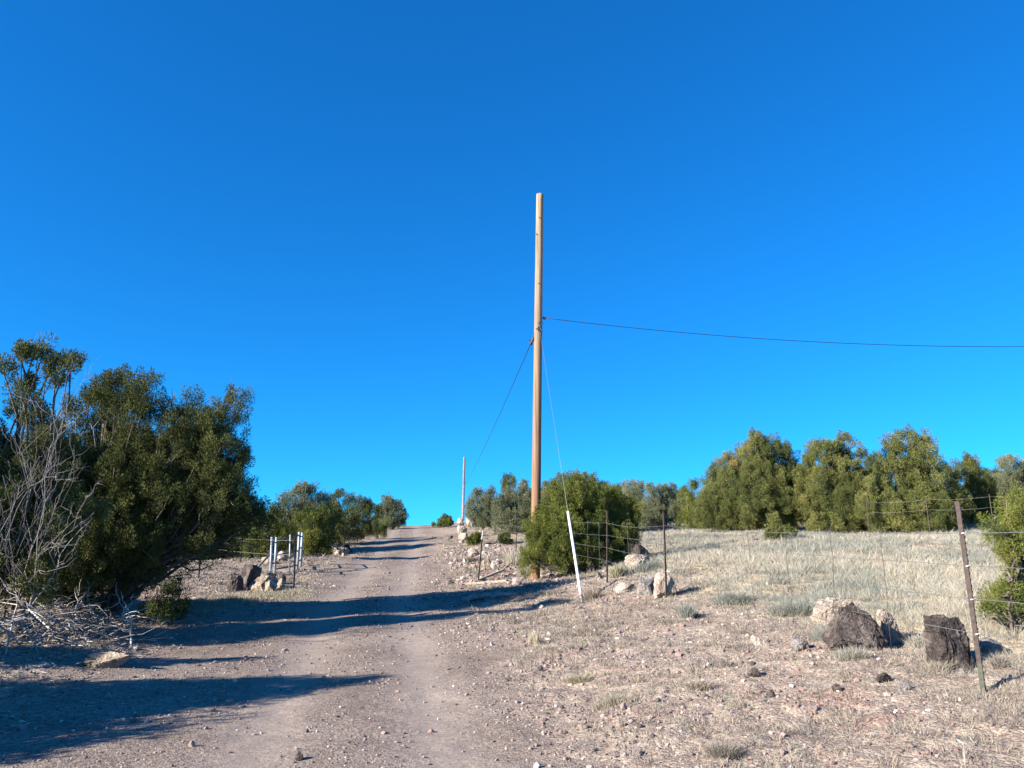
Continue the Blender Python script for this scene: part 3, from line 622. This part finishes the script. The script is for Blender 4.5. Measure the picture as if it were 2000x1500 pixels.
for i, (lb, a) in enumerate([
    ('big dark boulder at the left end of the rock pile', (458,503,1107,1152,'dark')), ('round tan-topped boulder in the middle of the rock pile', (484,524,1122,1152,'tan')), ('black boulder at the back of the pile, below the pipe brace', (510,535,1109,1128,'dark')),
    ('black flat boulder at the back right of the pile', (533,556,1106,1126,'dark')), ('long pale slab lying on top of the pile', (515,546,1119,1132,'pale')), ('tilted tan slab at the front of the pile', (512,537,1128,1151,'tan')),
    ('dark boulder in the shade at the far left of the pile, nearest the overhanging branches', (440,470,1118,1154,'dark')), ('brown rock wedged between the big dark and the round tan boulder', (470,492,1120,1140,'tan')),
    ('egg-shaped pale rock at the right end of the pile', (536,553,1125,1146,'pale'))]):
    rock(lb, *a, seed=200+i, group=RL, d=[22.6,22.2,24,24,23.2,21.9,22.0,22.8,22.4][i])
RM = 'rocks along the left road edge'
for i, (lb, a) in enumerate([
    ('sunlit cream boulder behind the pipe brace', (540,558,1077,1098,'pale')), ('wide grey-cream slab with dark right end beside the road', (626,680,1062,1084,'pale')), ('black end stone of the wide slab', (668,687,1064,1080,'dark')),
    ('small cream stone on top of the wide slab', (650,661,1058,1068,'pale')), ('long low stone left of the sunlit boulder', (507,530,1088,1102,'tan')), ('cream rock at the roadside below the crest juniper', (714,733,1030,1041,'pale')),
    ('flat cream rock left of the road crest', (740,756,1027,1036,'pale')), ('grey rock nearest the crest on the left', (757,773,1025,1033,'grey')), ('small stone at the left road edge in the grass', (666,675,1080,1086,'pale'))]):
    rock(lb, *a, seed=300+i, group=RM)
rock('flat mossy stone slab at the edge of the near road, below the brush pile', 158, 243, 1278, 1306, 'tan', 400, deep=.5)
# ------------------------------------------------------------------ poles and cables
def wood_pole(label, d, base_px, top_px, top_py, r0, r1, mt='pole'):
    b = stand(base_px, d); top = at(top_px, top_py, d) - b
    root = empty('utility_pole', b, label, 'utility pole')
    n = 60; t = np.linspace(0, 1, n); P = np.stack([top[0]*t, top[1]*t*0, -.5+(top[2]+.5)*t], 1)
    mb = MB(); mb.tube(P, r0+(r1-r0)*t, 20, .5); mb.build('shaft', M[mt], root)
    return root, b, top
pole, pb, ptop = wood_pole('tall bare wooden utility pole, orange at the foot and bleached at the top', 24, 1044.5, 1054.5, 380, .150, .122)
def on_pole(py, side=0.0, front=0.0):
    p = at(1054.5, py, 24) - pb; t = p[2]/ptop[2]; r = .150+(.122-.150)*t
    return np.array([ptop[0]*t + side*r, -front*r, p[2]])
# fittings
mb = MB(); p = on_pole(640, .2, 1.0); mb.box(p+[0,-.03,0], (.09,.07,.26)); mb.tube(curve(p+[-.1,-.05,-.12], p+[.12,-.07,.1], 4), .02, 6); mb.tube(curve(p+[.0,-.06,.02], p+[.1,-.1,-.22], 4), .014, 6); mb.build('guy_hook', M['dark_iron'], pole)
mb = MB(); p = on_pole(668, -1.0, .2); mb.tube(curve(p+[.06,0,.42], p+[-.02,0,.1], 5), .022, 6); mb.tube(curve(p+[-.02,0,.12], p+[-.1,.05,-.08], 5), .045, 8)
mb.tube(curve(p+[-.1,.03,.0], p+[-.16,-.05,.1], 4), .012, 5); mb.tube(curve(p+[-.1,.03,-.02], p+[-.08,-.03,-.24], 4), .012, 5); mb.tube(curve(p+[-.06,0,0], p+[-.17,-.02,-.14], 4), .012, 5); mb.build('cable_clamp', M['dark_iron'], pole)
mb = MB(); p = on_pole(621, 1.0, 0); mb.tube(curve(p+[-.04,0,0], p+[.09,0,0], 4), .018, 6); mb.tube(np.array([p+[.07,0,.03], p+[.07,0,-.05]]), .04, 10); mb.build('cable_hook', M['dark_iron'], pole)
for py in (428, 460, 556): mb = MB(); p = on_pole(py, -.85 if py == 460 else -.1, .8); mb.tube(np.array([p, p+[0,-.05,.0]]), .016, 6); mb.build('bolt', M['dark_iron'], pole)
mb = MB(); p = on_pole(382, 0, 0); mb.tube(np.array([p+[0,0,-.02], p+[0,0,.012]]), [.118,.105], 20); mb.build('pole_cap', M['white_paint'], pole)
fpole, fb, ftop = wood_pole('slim distant wooden utility pole at the road crest', 90, 904, 907, 893, .15, .12, 'far_pole')
mb = MB(); q = at(908, 945, 90)-fb; mb.tube(np.array([q+[-.05,-.2,-.12], q+[.05,-.2,.12]]), .06, 8); mb.build('cable_clamp', M['dark_iron'], fpole)
def cable(name, label, cat, a, b, sag, r, mt='cable', n=60):
    mid = np.asarray(a, float); mb = MB(); mb.tube(curve(np.zeros(3), np.asarray(b)-mid, n, sag), r, 6); o = mb.build(name, M[mt], None, True, mid); return tag(o, label, cat)
a = pb + on_pole(668, -1.0, .2) + [-.1,.04,-.06]
cable('overhead_cable', 'black cable hanging from the tall pole down to the distant pole at the crest', 'cable', a, at(909, 945, 90), .3, .012)
a2 = pb + on_pole(621, 1.0, 0) + [.08,0,0]
# the next pole of the line stands outside the frame on the right
ox, oy = 42.0, 25.0; ob = np.array([ox, oy, h1(ox, oy)])
r3 = empty('utility_pole', ob, 'wooden pole outside the frame on the right that carries the long cable', 'utility pole')
mb = MB(); t = np.linspace(0, 1, 20); mb.tube(np.stack([0*t, 0*t, -.5+9.5*t], 1), .15-.03*t, 16); mb.build('shaft', M['pole'], r3)
mb = MB(); e3 = np.array([-.16, 0, 8.6]); mb.tube(np.array([e3+[.1,0,0], e3+[-.05,0,0]]), .03, 8); mb.build('cable_hook', M['dark_iron'], r3)
eb = np.array([ox-.2, oy, ob[2]+8.6]); a2 = np.array(a2)
# sag chosen so the cable leaves the photo at the right height
tq = (16.7-a2[0])/(eb[0]-a2[0]); target = at(2000, 677, a2[1]+(eb[1]-a2[1])*tq)[2]; lin = a2[2]+(eb[2]-a2[2])*tq
cable('overhead_cable', 'long black cable running from the tall pole out of the right side of the photo', 'cable', a2, eb, max(.2, (lin-target)/(4*tq*(1-tq))), .0095, n=90)
# guy wire with white guard
gb = hit(1137, 1178); gt = pb + on_pole(642, .25, 1.2); root = empty('guy_wire', gb, 'guy wire with a white plastic guard sloping from the verge up to the tall pole', 'guy wire')
dv = gt-gb; Ld = np.linalg.norm(dv); u = dv/Ld
mb = MB(); mb.tube(np.array([-u*.1, u*Ld*.5, dv]), .0045, 6); mb.build('wire', M['steel'], root)
s0 = .22; L2 = 2.62
mb = MB(); mb.tube(np.array([u*s0, u*(s0+.02), u*L2]), [.029,.033,.033], 12); mb.build('guard', M['guard'], root)
mb = MB(); mb.tube(np.array([-u*.2, u*(s0+.1)]), .016, 6); mb.tube(np.array([u*.1+[.0,0,0], u*.2]), .03, 8); mb.build('anchor_rod', M['steel'], root)
g2 = stand(897, 84); cable('guy_wire', 'thin guy wire on the left side of the distant pole', 'guy wire', g2, at(906, 925, 90), 0, .012, 'steel', 4)
# ------------------------------------------------------------------ fences
def tpost(name, base, top, mt, parent=None, label=None, studs=True, facing=0.6, s=1.0, foot=None, tip=None):
    """steel T-post from base to top (world points): flange, web and studs"""
    base = np.asarray(base, float); dv = np.asarray(top)-base; L = np.linalg.norm(dv); u = dv/L
    e1 = unit(np.cross(u, np.array([math.sin(facing), -math.cos(facing), 0.0]))); e2 = np.cross(u, e1); Mx = np.stack([e1, e2, u], 1)
    if parent is None:
        root = empty(name, base, label, 'fence post'); o0 = np.zeros(3)
    else:
        root = parent; o0 = base-np.array(parent.location)
    mb = MB()
    def seg(z0, z1, mb):
        mb.box(o0+u*(z0+z1)/2, (.040*s,.005*s,z1-z0), Mx); mb.box(o0+u*(z0+z1)/2+e2*.0205*s, (.005*s,.0355*s,z1-z0), Mx)
        if studs:
            for z in np.arange(z0+.03, z1-.01, .055): mb.box(o0+u*z-e2*.006*s, (.016*s,.008*s,.018), Mx)
    z0 = -.3; z1 = L
    if foot: f2 = MB(); seg(z0, foot, f2); z0 = foot+.001
    if tip: t2 = MB(); seg(L-tip, L, t2); z1 = L-tip-.001
    seg(z0, z1, mb)
    if parent is None: o = mb.build('shaft', M[mt], root, False)
    else: o = mb.build('post', M[mt], root, False)
    hold = root if parent is None else o
    if foot: f2.build('painted_foot', M['green_paint'], hold, False)
    if tip: t2.build('painted_tip', M['white_paint'], hold, False)
    return root
f0 = hit(1925, 1353); fence = empty('wire_fence', f0, 'barbed wire fence on thin steel posts running along the right verge and pasture', 'fence')
def up(px, py, d): return at(px, py, d)
posts = [(f0, up(1873.5, 979, f0[1]*.985)), (hit(1302, 1168), None), (hit(1186, 1138), None), (stand(1008, 33), None), (stand(967, 44), None), (stand(952, 58), None)]
tops = [None, (1296.5, 999), (1186.5, 998), (1009, 1000), (967.5, 1014), (951, 1012)]
PP = []
for i, (b, t) in enumerate(posts):
    if t is None: t = at(*tops[i], b[1])
    tpost('post', b, t, 'rust', fence, studs=i < 3, foot=.25 if i == 0 else None, facing=.9 if i == 0 else .5, s=1.0 if i == 0 else .95 if i < 3 else .9)
    PP.append((b, t))
b = np.array([6.15, -2.2, h1(6.15, -2.2)]); tpost('post', b, b+[0,0,1.65], 'rust', fence); PP.insert(0, (b, b+np.array([0,0,1.65])))
rng = np.random.default_rng(77)
for k, hgt in enumerate((.83, .655, .48, .30)):
    mb = MB()
    for (b0, t0), (b1, t1) in zip(PP[:-1], PP[1:]):
        p0 = b0+(t0-b0)*hgt; p1 = b1+(t1-b1)*hgt; L = np.linalg.norm(p1-p0); n = max(10, int(L*3))
        C = curve(p0-f0, p1-f0, n, rng.uniform(.03, .07), .004, rng); C += np.array([-.012, -.012, 0]); mb.tube(C, .0028 if b0[1] < 20 else .004, 4, cap=False)
        if b1[1] < 20:
            for q in np.arange(.12, 1, .13/L*1.0):
                c = p0+(p1-p0)*q-f0; c[2] -= 0; i = int(q*(n-1)); c = C[min(i, n-1)]
                for s in (-1, 1): mb.tube(np.array([c+[-.012,0,-.02*s], c+[.012,.004*s,.02*s]]), .0016, 3, cap=False)
    mb.build('wire', M['wire'], fence)
def wire_at(Y, hgt):
    for (b0, t0), (b1, t1) in zip(PP[:-1], PP[1:]):
        if b0[1] <= Y <= b1[1]:
            q = (Y-b0[1])/(b1[1]-b0[1]); p0 = b0+(t0-b0)*hgt; p1 = b1+(t1-b1)*hgt; return p0+(p1-p0)*q
for Y in (8.7, 9.7, 10.9, 12.1, 13.4, 14.6, 16.9, 17.9, 19.9, 21.0):
    a = wire_at(Y, .83); c = wire_at(Y, .12); mb = MB(); mb.tube(curve(a-f0+[0,0,.05], c-f0+[rng.uniform(-.06,.06),0,0], 8, 0, .008, rng), .0030 if Y < 16 else .0018, 5); mb.build('stay', M['rust'] if Y < 16 else M['wire'], fence)
for hgt in (.83, .655, .48, .30):
    mb = MB(); p = PP[1][0]+(PP[1][1]-PP[1][0])*hgt-f0; mb.tube(np.array([p+[-.03,-.012,-.008], p+[0,-.03,.0], p+[.03,-.012,.008]]), .004, 5); mb.build('wire_clip', M['white_paint'], fence)
b = hit(934, 1137); tpost('fence_post', b, at(943.5, 1036, b[1]+.2), 'rust', None, 'leaning thin steel fence post with a white tip on the bank right of the road', tip=.28, s=1.1)
# far fence in front of the pasture trees
bf0 = stand(1860, 27.5); bf = empty('wire_fence', bf0, 'faint wire fence in front of the shaded trees at the far right', 'fence')
bp = [(stand(1700, 30), 1.4), (stand(1818, 28.5), 1.4), (stand(1944, 27), 1.4), (stand(2080, 25.5), 1.4)]
for p, hh in bp: tpost('post', p, p+np.array([0,0,hh]), 'rust', bf, studs=False, s=.7)
for hgt in (1.32, .95):
    mb = MB()
    for (p, _), (q, _) in zip(bp[:-1], bp[1:]): mb.tube(curve(p+[0,-.02,hgt]-bf0, q+[0,-.02,hgt]-bf0, 12, .05), .003, 4)
    mb.build('wire', M['wire'], bf)
# left fence
lf0 = hit(574, 1150); lf = empty('wire_fence', lf0, 'thin wire fence on dark steel posts beside the rock pile left of the road', 'fence')
lp = [(stand(330, 25), 1.5), (stand(388, 24.5), 1.5), (lf0, 1.58)]
lp2 = [(stand(470, 30), 1.55), (stand(607, 33.5), 1.45), (stand(672, 37), 1.5), (stand(706, 46), 1.5), (stand(738, 58), 1.5)]
for j, (p, hh) in enumerate(lp+lp2): tpost('post', p, p+np.array([-.05 if p is lf0 else 0, 0, hh]), 'dark_iron' if j < 3 else 'rust', lf, studs=j == 2, s=1.15, tip=.12 if j == 3 else None)
for hgt in (1.35, .95, .5):
    for chain in (lp, lp2):
        mb = MB()
        for (p, _), (q, _) in zip(chain[:-1], chain[1:]): mb.tube(curve(p+[0,-.02,hgt]-lf0, q+[0,-.02,hgt]-lf0, 12, .06), .0035, 4)
        mb.build('wire', M['wire'], lf)
# pale pipe brace (two H-frames joined by rails)
br0 = stand(530, 27); br = empty('fence_brace', br0, 'pale pipe brace of two double posts joined by rails, left of the road', 'fence brace')
P4 = [(531, 1049, 26.6), (540, 1049, 27.2), (584.5, 1039, 28.2), (590.5, 1040, 29.0)]; B4 = [(528, 26.6), (536.5, 27.2), (580.5, 28.2), (587, 29.0)]
TT = []; BB = []
for (tx, ty, d), (bx, d2) in zip(P4, B4):
    t = at(tx, ty, d); b = stand(bx, d2); TT.append(t); BB.append(b)
    mb = MB(); mb.tube(np.array([b-br0-[0,0,.3], (b+t)/2-br0, t-br0]), .042, 10); mb.build('post', M['pipe'], br)
def rail(i, j, f, r=.024):
    a = BB[i]+(TT[i]-BB[i])*f; b = BB[j]+(TT[j]-BB[j])*f; mb = MB(); mb.tube(np.array([a-br0, b-br0]), r, 8); mb.build('rail', M['dark_iron'], br)
for i, j, f in [(0,1,.85), (0,1,.3), (2,3,.88), (2,3,.55), (2,3,.2), (1,2,.92), (1,2,.5), (1,2,.12)]: rail(i, j, f)
mb = MB(); mb.tube(np.array([BB[0]-br0+[-.75,-.1,-.1], BB[0]+(TT[0]-BB[0])*.6-br0]), .035, 8); mb.build('diagonal_strut', M['dark_iron'], br)
t = at(567, 1044, 27.6); b = stand(565, 27.6); mb = MB(); mb.tube(np.array([b-br0, t-br0]), .026, 8); mb.build('middle_post', M['pipe'], br)
# ------------------------------------------------------------------ timber on the ground
def ground_bar(name, label, cat, p0, p1, w, hgt, mt, lift0=.0, lift1=.0, sides=None, group=None):
    a = hit(*p0)+[0,0,lift0+hgt/2]; b = hit(*p1)+[0,0,lift1+hgt/2]; c = (a+b)/2; u = unit(b-a); e1 = unit(np.cross(u, [0,0,1.0])); e2 = np.cross(e1, u)
    mb = MB()
    if sides: rg = np.random.default_rng(int(p0[0])); mb.tube(curve(a-c, b-c, 9, 0, .015, rg), np.linspace(w/2, w/2.6, 9), sides)
    else: mb.box((0,0,0), (w, hgt, np.linalg.norm(b-a)), np.stack([e1, e2, u], 1))
    return tag(mb.build(name, M[mt], None, bool(sides), c), label, cat, group)
ground_bar('plank', 'old grey plank propped up behind the other plank at the edge of the road', 'plank', (925,1140), (984,1128), .09, .05, 'plank', .02, .22, group='old planks by the road')
ground_bar('plank', 'brown plank lying flat on the ground in front of the propped one', 'plank', (911,1144), (991,1139), .12, .07, 'plank', .02, .03, group='old planks by the road')
ground_bar('log', 'weathered grey log lying in the tree shadow right of the road', 'log', (905,1178), (976,1162), .16, .12, 'log', sides=9)
ground_bar('log', 'shorter grey log in front of the other log in the shadow', 'log', (935,1172), (1010,1166), .13, .10, 'log', .02, .0, sides=9)
# ------------------------------------------------------------------ brush pile and litter under the left trees
def brush():
    rng = np.random.default_rng(9); g = hit(90, 1250); root = empty('brush_pile', g, 'tangled pile of pale dead juniper branches under the left junipers', 'brush pile')
    tw = MB()
    for i in range(520):
        px = rng.uniform(-60, 260); py = 1210+rng.uniform(-10, 75)*(1-abs(px-80)/400); p = hit(px, py)-g
        L = rng.uniform(.3, 1.0); a = rng.uniform(0, 2*np.pi); hh = rng.uniform(.0, .45)*max(0, 1-abs(px-60)/190)
        s = p+[0,0,.03+hh]; e = s+np.array([math.cos(a)*L, math.sin(a)*L*.6, rng.uniform(-.3, .35)*L]); e[2] = max(e[2], p[2]+.02)
        n = 6; P = curve(s, e, n, rng.uniform(-.18, .12)*L, .03*L, rng); tw.tube(P, np.linspace(rng.uniform(.004, .012), .003, n), 4, np.clip(rng.beta(1.2, 2), 0, 1))
    o = tw.build('twigs', M['brush'], root); o['kind'] = 'stuff'
    for px0, py0, px1, py1, l0, l1, r in [(5,1200,55,1222,.45,.2,.028), (30,1260,70,1200,.05,.5,.025), (70,1215,120,1240,.35,.1,.028), (120,1240,160,1205,.1,.45,.035), (60,1270,64,1195,.02,.6,.022), (130,1262,175,1282,.08,.02,.02),
                                          (10,1282,30,1215,.02,.5,.02), (95,1255,150,1228,.1,.25,.02), (-20,1250,30,1205,.1,.5,.025), (160,1270,120,1215,.03,.35,.018)]:
        b = MB(); dead_branch(b, hit(px0, py0)-g+[0,0,l0], hit(px1, py1)-g+[0,0,l1], rng, r*.7, 2, rng.uniform(.6, 1)); b.build('branch', M['brush'], root)
brush()
def fallen(label, p0, p1, l0, l1, r, seed):
    rng = np.random.default_rng(seed); a = hit(*p0)+[0,0,l0]; b = hit(*p1)+[0,0,l1]; mb = MB(); dead_branch(mb, np.zeros(3), b-a, rng, r, 2, .85); return tag(mb.build('dead_branch', M['brush'], None, True, a), label, 'branch')
fallen('bare forked branch sticking up at the right end of the brush pile', (268,1270), (222,1232), .03, .45, .022, 3)
fallen('thick pale stick lying on the litter below the brush pile', (95,1302), (40,1310), .03, .03, .025, 4)
fallen('pale twig curled in front of the rock pile', (500,1153), (530,1158), .12, .03, .015, 5)
fallen('pale forked dead branch on the grass left of the pole bush', (985,1112), (1012,1098), .05, .35, .02, 6)
fallen('arched dry stem against the left side of the pole bush', (1012,1100), (1040,1112), .35, .05, .014, 7)
# ------------------------------------------------------------------ loose ground stuff
def scatter(n, xr, yr, dens, rng):
    x = rng.uniform(*xr, n); y = np.exp(rng.uniform(math.log(yr[0]), math.log(yr[1]), n))
    vis = np.abs(x) < y*.74+1
    x, y = x[vis], y[vis]; k = rng.uniform(size=len(x)) < dens(x, y); return x[k], y[k]
def gravel():
    rng = np.random.default_rng(21)
    def dens(x, y):
        m = road_mask(x, y); t = np.clip(track(x, y), 0, 1); g = grass_mask(x, y)
        clump = sstep(.38, .62, fbm(x*1.3, y*1.3, 71)); edge = np.exp(-((x-np.interp(y, PD, PR))/.9)**2)
        return np.clip((m*(.55-.42*t)+(1-m)*(.6-.5*g))*(.35+.75*clump)+edge*.35*clump, 0, 1)*np.clip(y/14, .35, 1)
    x, y = scatter(230000, (-16, 16), (4.8, 40), dens, rng); z = H(x, y)
    V0, T0 = ICO[1]; n = len(x)
    s = np.clip(rng.lognormal(math.log(.0105), .48, n), .005, .05)*np.clip(.8+y/40, .8, 1.5)
    rx_ = x-np.interp(y, PD, PR); bank = (rx_ > .3)*(rx_ < 3.4)*sstep(19, 24, y)*(1-grass_mask(x, y))
    s *= 1+bank*np.where(rng.uniform(size=n) < .05, rng.uniform(1.5, 3.4, n), .7)
    m = road_mask(x, y); s *= np.where(m > .5, .85, 1.15)
    sc = rng.uniform(.6, 1.3, (n, 3))*s[:, None]; sc[:, 2] *= .7
    a = rng.uniform(0, 2*np.pi, n); jit = rng.uniform(.7, 1.25, (n, len(V0)))
    P = V0[None]*jit[:, :, None]*sc[:, None]
    X = P[:, :, 0]*np.cos(a)[:, None]-P[:, :, 1]*np.sin(a)[:, None]+x[:, None]; Y = P[:, :, 0]*np.sin(a)[:, None]+P[:, :, 1]*np.cos(a)[:, None]+y[:, None]; Z = P[:, :, 2]+z[:, None]+sc[:, 2:3]*.45
    V = np.stack([X, Y, Z], -1).reshape(-1, 3); T = (T0[None]+np.arange(n)[:, None, None]*len(V0)).reshape(-1, 3)
    red = sstep(.5, .65, fbm(x*.7+9, y*.7, 81))*(1-m)
    tv = np.clip(rng.beta(1.2, 1.7, n), 0, 1); rr = rng.uniform(size=n) < red*.5; tv[rr] = .72; bb = bank*(s > .05) > 0; tv[bb] = rng.uniform(.40, .86, bb.sum())
    o = mesh_np('gravel', V, T, M['gravel'], None, False, np.repeat(tv, len(V0))); tag(o, kind='stuff')
gravel()
def blades(x, y, per, hgt, wid, spread, tint, rng, lean=.35, H0=None):
    n = len(x); z = H(x, y); idx = np.repeat(np.arange(n), per); m = len(idx)
    a = rng.uniform(0, 2*np.pi, m); rr = spread[idx]*np.sqrt(rng.uniform(0, 1, m)); bx = x[idx]+np.cos(a)*rr; by = y[idx]+np.sin(a)*rr; bz = z[idx]-.01
    h = hgt[idx]*rng.uniform(.45, 1.1, m); q_ = rr/(spread[idx]+1e-6); ld = a+rng.normal(0, .5, m); ln = h*(np.abs(rng.normal(0, lean*.55, m))+lean*.8*q_); h = h*(1-.45*q_**2); w = wid[idx]*rng.uniform(.7, 1.3, m)
    sa = rng.uniform(0, 2*np.pi, m); sx = np.cos(sa)*w/2; sy = np.sin(sa)*w/2
    tx = bx+np.cos(ld)*ln; ty = by+np.sin(ld)*ln
    mx = bx+(tx-bx)*.35; my = by+(ty-by)*.35
    V = np.stack([np.stack([bx-sx, by-sy, bz], 1), np.stack([bx+sx, by+sy, bz], 1), np.stack([mx+sx*.8, my+sy*.8, bz+h*.55], 1), np.stack([mx-sx*.8, my-sy*.8, bz+h*.55], 1), np.stack([tx, ty, bz+h], 1)], 1).reshape(-1, 3)
    b = np.arange(m)[:, None]*5; Q = b+np.array([[0,1,2,3]]); T = b+np.array([[3,2,4]])
    tl = np.clip(tint[idx]+rng.normal(0, .08, m), 0, 1)
    return V, Q, T, np.repeat(tl, 5)
def pasture():
    rng = np.random.default_rng(31)
    x, y = scatter(110000, (0, 34), (7.0, 44), lambda x, y: grass_mask(x, y)*(.12+.88*sstep(.32, .58, fbm(x*.7, y*.7, 91))), rng)
    sage = sstep(.42, .58, fbm(x*.38+4, y*.38, 95)); n = len(x)
    tint = np.where(rng.uniform(size=n) < sage*.8, rng.uniform(.0, .3, n), rng.uniform(.35, 1, n))
    hg = np.clip(rng.normal(.21, .07, n), .07, .42)*(.55+.55*fbm(x*.3, y*.3, 98))*1.15*(.55+.45*sstep(0, 3, x-fence_x(y)))*np.where(rng.uniform(size=n) < .07, 1.7, 1)
    V, Q, T, tl = blades(x, y, 15, hg*.78, .0042*np.clip(y/9, 1, 4.5), rng.uniform(.06, .18, n), tint, rng, .8)
    o = mesh_np('dry_grass', V, [Q, T], M['straw'], None, False, tl); tag(o, kind='stuff')
pasture()
def cover():
    rng = np.random.default_rng(41)
    def dens(x, y):
        m = road_mask(x, y); c = sstep(.36, .6, fbm(x*1.5, y*1.5, 101)); left = (x < np.interp(y, PD, PL))
        return (1-m)**3*(.15+.85*c)*np.where(left, .5, .95)*np.clip(y/11, .5, 1)
    x, y = scatter(52000, (-22, 12), (5, 50), dens, rng); n = len(x)
    tint = np.clip(rng.beta(1.6, 1.8, n)*.85, 0, 1); gm = rng.uniform(size=n) < .05; tint[gm] = rng.uniform(.86, 1, gm.sum())
    hg = rng.uniform(.03, .095, n)*np.where(rng.uniform(size=n) < .25, 1.6, 1)*np.where(y > 22, 1.5, 1); w = .0045*np.clip(y/8, 1, 4)
    V, Q, T, tl = blades(x, y, 26, hg, w, rng.uniform(.03, .12, n)*(.6+hg*9), tint, rng, .75)
    # bigger dry cushions that make the verge lumpy
    def dens2(x, y): return (1-road_mask(x, y))**4*np.where(x > 0, 1, .25)*sstep(.40, .62, fbm(x*1.1, y*1.1, 131))*(1-.6*grass_mask(x, y))
    x, y = scatter(5200, (-14, 12), (5.5, 34), dens2, rng); n = len(x)
    V2, Q2, T2, t2 = blades(x, y, 90, rng.uniform(.05, .13, n), .0045*np.clip(y/8, 1, 4), rng.uniform(.10, .24, n), np.clip(rng.beta(1.4, 1.8, n)*.8, 0, 1), rng, .8)
    o = mesh_np('ground_cover', np.concatenate([V, V2]), [np.concatenate([Q, Q2+len(V)]), np.concatenate([T, T2+len(V)])], M['cover'], None, False, np.concatenate([tl, t2])); tag(o, kind='stuff')
    # grassy lip in front of the left rock pile
    m = 2600; px = rng.uniform(345, 585, m); py = np.interp(px, [345, 460, 585], [1196, 1168, 1153])+rng.normal(0, 5, m)
    rx = (px-1000)/F; pts_ = []
    for a_, b_ in zip(px[:260], py[:260]): pts_.append(hit(a_, b_))
    pts_ = np.array(pts_); xx = np.repeat(pts_[:, 0], 5)+rng.normal(0, .25, 1300); yy = np.repeat(pts_[:, 1], 5)+rng.normal(0, .3, 1300)
    V, Q, T, tl = blades(xx, yy, 18, rng.uniform(.04, .11, 1300), np.full(1300, .012), np.full(1300, .1), rng.uniform(.55, .95, 1300), rng, .6)
    o = mesh_np('verge_grass', V, [Q, T], M['cover'], None, False, tl); tag(o, kind='stuff')
cover()
def litter():
    rng = np.random.default_rng(51)
    x, y = scatter(9000, (-14, -3), (8, 22), lambda x, y: (x < np.interp(y, PD, PL)+.4)*np.where(y < 17, 1, .3), rng); n = len(x); z = H(x, y)
    a = rng.uniform(0, 2*np.pi, n); A = np.stack([np.cos(a), np.sin(a), rng.normal(.05, .15, n)], 1); L = rng.uniform(.05, .22, n)
    V, Q = kites(np.stack([x, y, z+.012], 1), unit(A), L, rng.uniform(.008, .02, n), rng, .5)
    o = mesh_np('twig_litter', V, Q, M['twig'], None, False, np.repeat(rng.uniform(0, 1, n), 4)); tag(o, kind='stuff')
litter()
# ------------------------------------------------------------------ single tufts one can point to
def tuft(label, px, py, wpx, hpx, tint, seed, per=160, m='straw', cat='grass tuft', name='grass_tuft', lean=.4):
    rng = np.random.default_rng(seed); g = hit(px, py); k = mpp(g[1]); n = 5
    x = g[0]+rng.normal(0, wpx*k*.16, n); y = g[1]+rng.normal(0, wpx*k*.12, n)
    V, Q, T, tl = blades(x, y, per//n*2, np.full(n, hpx*k*1.05), np.full(n, max(.004, .45*k*1.9)), np.full(n, wpx*k*.22), np.full(n, tint), rng, lean)
    o = mesh_np(name, V-g, [Q, T], M[m], None, False, tl, g); return tag(o, label, cat)
tuft('upright golden grass tuft on the gravel at the right road edge', 1044, 1258, 28, 30, .98, 1, 200, lean=.2)
tuft('brown dry bush at the foot of the white guy guard', 1156, 1172, 30, 26, .25, 2, 260, 'twig', 'dry bush', 'dry_bush')
tuft('low green plant mat in the middle of the right verge', 1200, 1374, 62, 20, .8, 3, 500, 'cover', 'plant', 'low_plant', .9)
tuft('yellow-green plant mat left of the green one in the verge', 1130, 1330, 50, 16, .8, 4, 400, 'cover', 'plant', 'low_plant', .9)
tuft('yellowish dry tuft beside the thin fence post below the pole bush', 1207, 1126, 26, 26, .9, 5, 260, 'cover', 'grass tuft', 'grass_tuft', .4)
tuft('grey dry bush spreading below the pinkish boulder', 1262, 1118, 60, 24, .12, 6, 420, 'straw', 'dry bush', 'dry_bush', .6)
tuft('yellow-green grass tuft on the stone slab at the left road edge', 205, 1288, 34, 22, .85, 7, 260, 'cover', lean=.4)
tuft('grey twiggy tuft in the verge below the cream boulder', 1352, 1206, 40, 36, .15, 8, 200, 'straw', 'dry bush', 'dry_bush', .5)
tuft('yellowish tuft in the lower right of the verge', 1365, 1345, 52, 26, .7, 9, 380, 'cover', lean=.7)
tuft('grey-green tuft with dark shadow at the bottom right of the photo', 1420, 1478, 70, 34, .35, 10, 500, 'cover', lean=.7)
tuft('pale straw tussock against the left side of the pole bush', 1005, 1102, 50, 30, .8, 11, 420)
tuft('grey dry grass growing against the front of the dark pointed boulder', 1668, 1284, 70, 26, .5, 17, 420, lean=.6)
tuft('straw tuft at the left foot of the upright dark boulder', 1838, 1312, 44, 24, .7, 18, 300, 'cover', lean=.6)
tuft('dry grass between the two dark boulders', 1795, 1262, 60, 24, .6, 19, 320, lean=.6)
tuft('small dry tuft with a curled stem, right of the rusty post', 1946, 1305, 34, 30, .3, 12, 260, 'cover', lean=.6)
tuft('pinkish dry tuft on the bank left of the leaning post', 917, 1098, 24, 13, .3, 13, 240, 'twig', lean=.7)
tuft('large pale sage clump in the pasture left of the pale block', 1570, 1200, 90, 35, .22, 14, 700, lean=.85, cat='sage clump', name='sage_clump')
tuft('grey sage clump in front of the pale block and pointed boulder', 1632, 1248, 80, 32, .22, 15, 600, lean=.85, cat='sage clump', name='sage_clump')
tuft('tall pale green sage clump in the upper left of the pasture', 1420, 1180, 80, 28, .22, 16, 600, lean=.85, cat='sage clump', name='sage_clump')
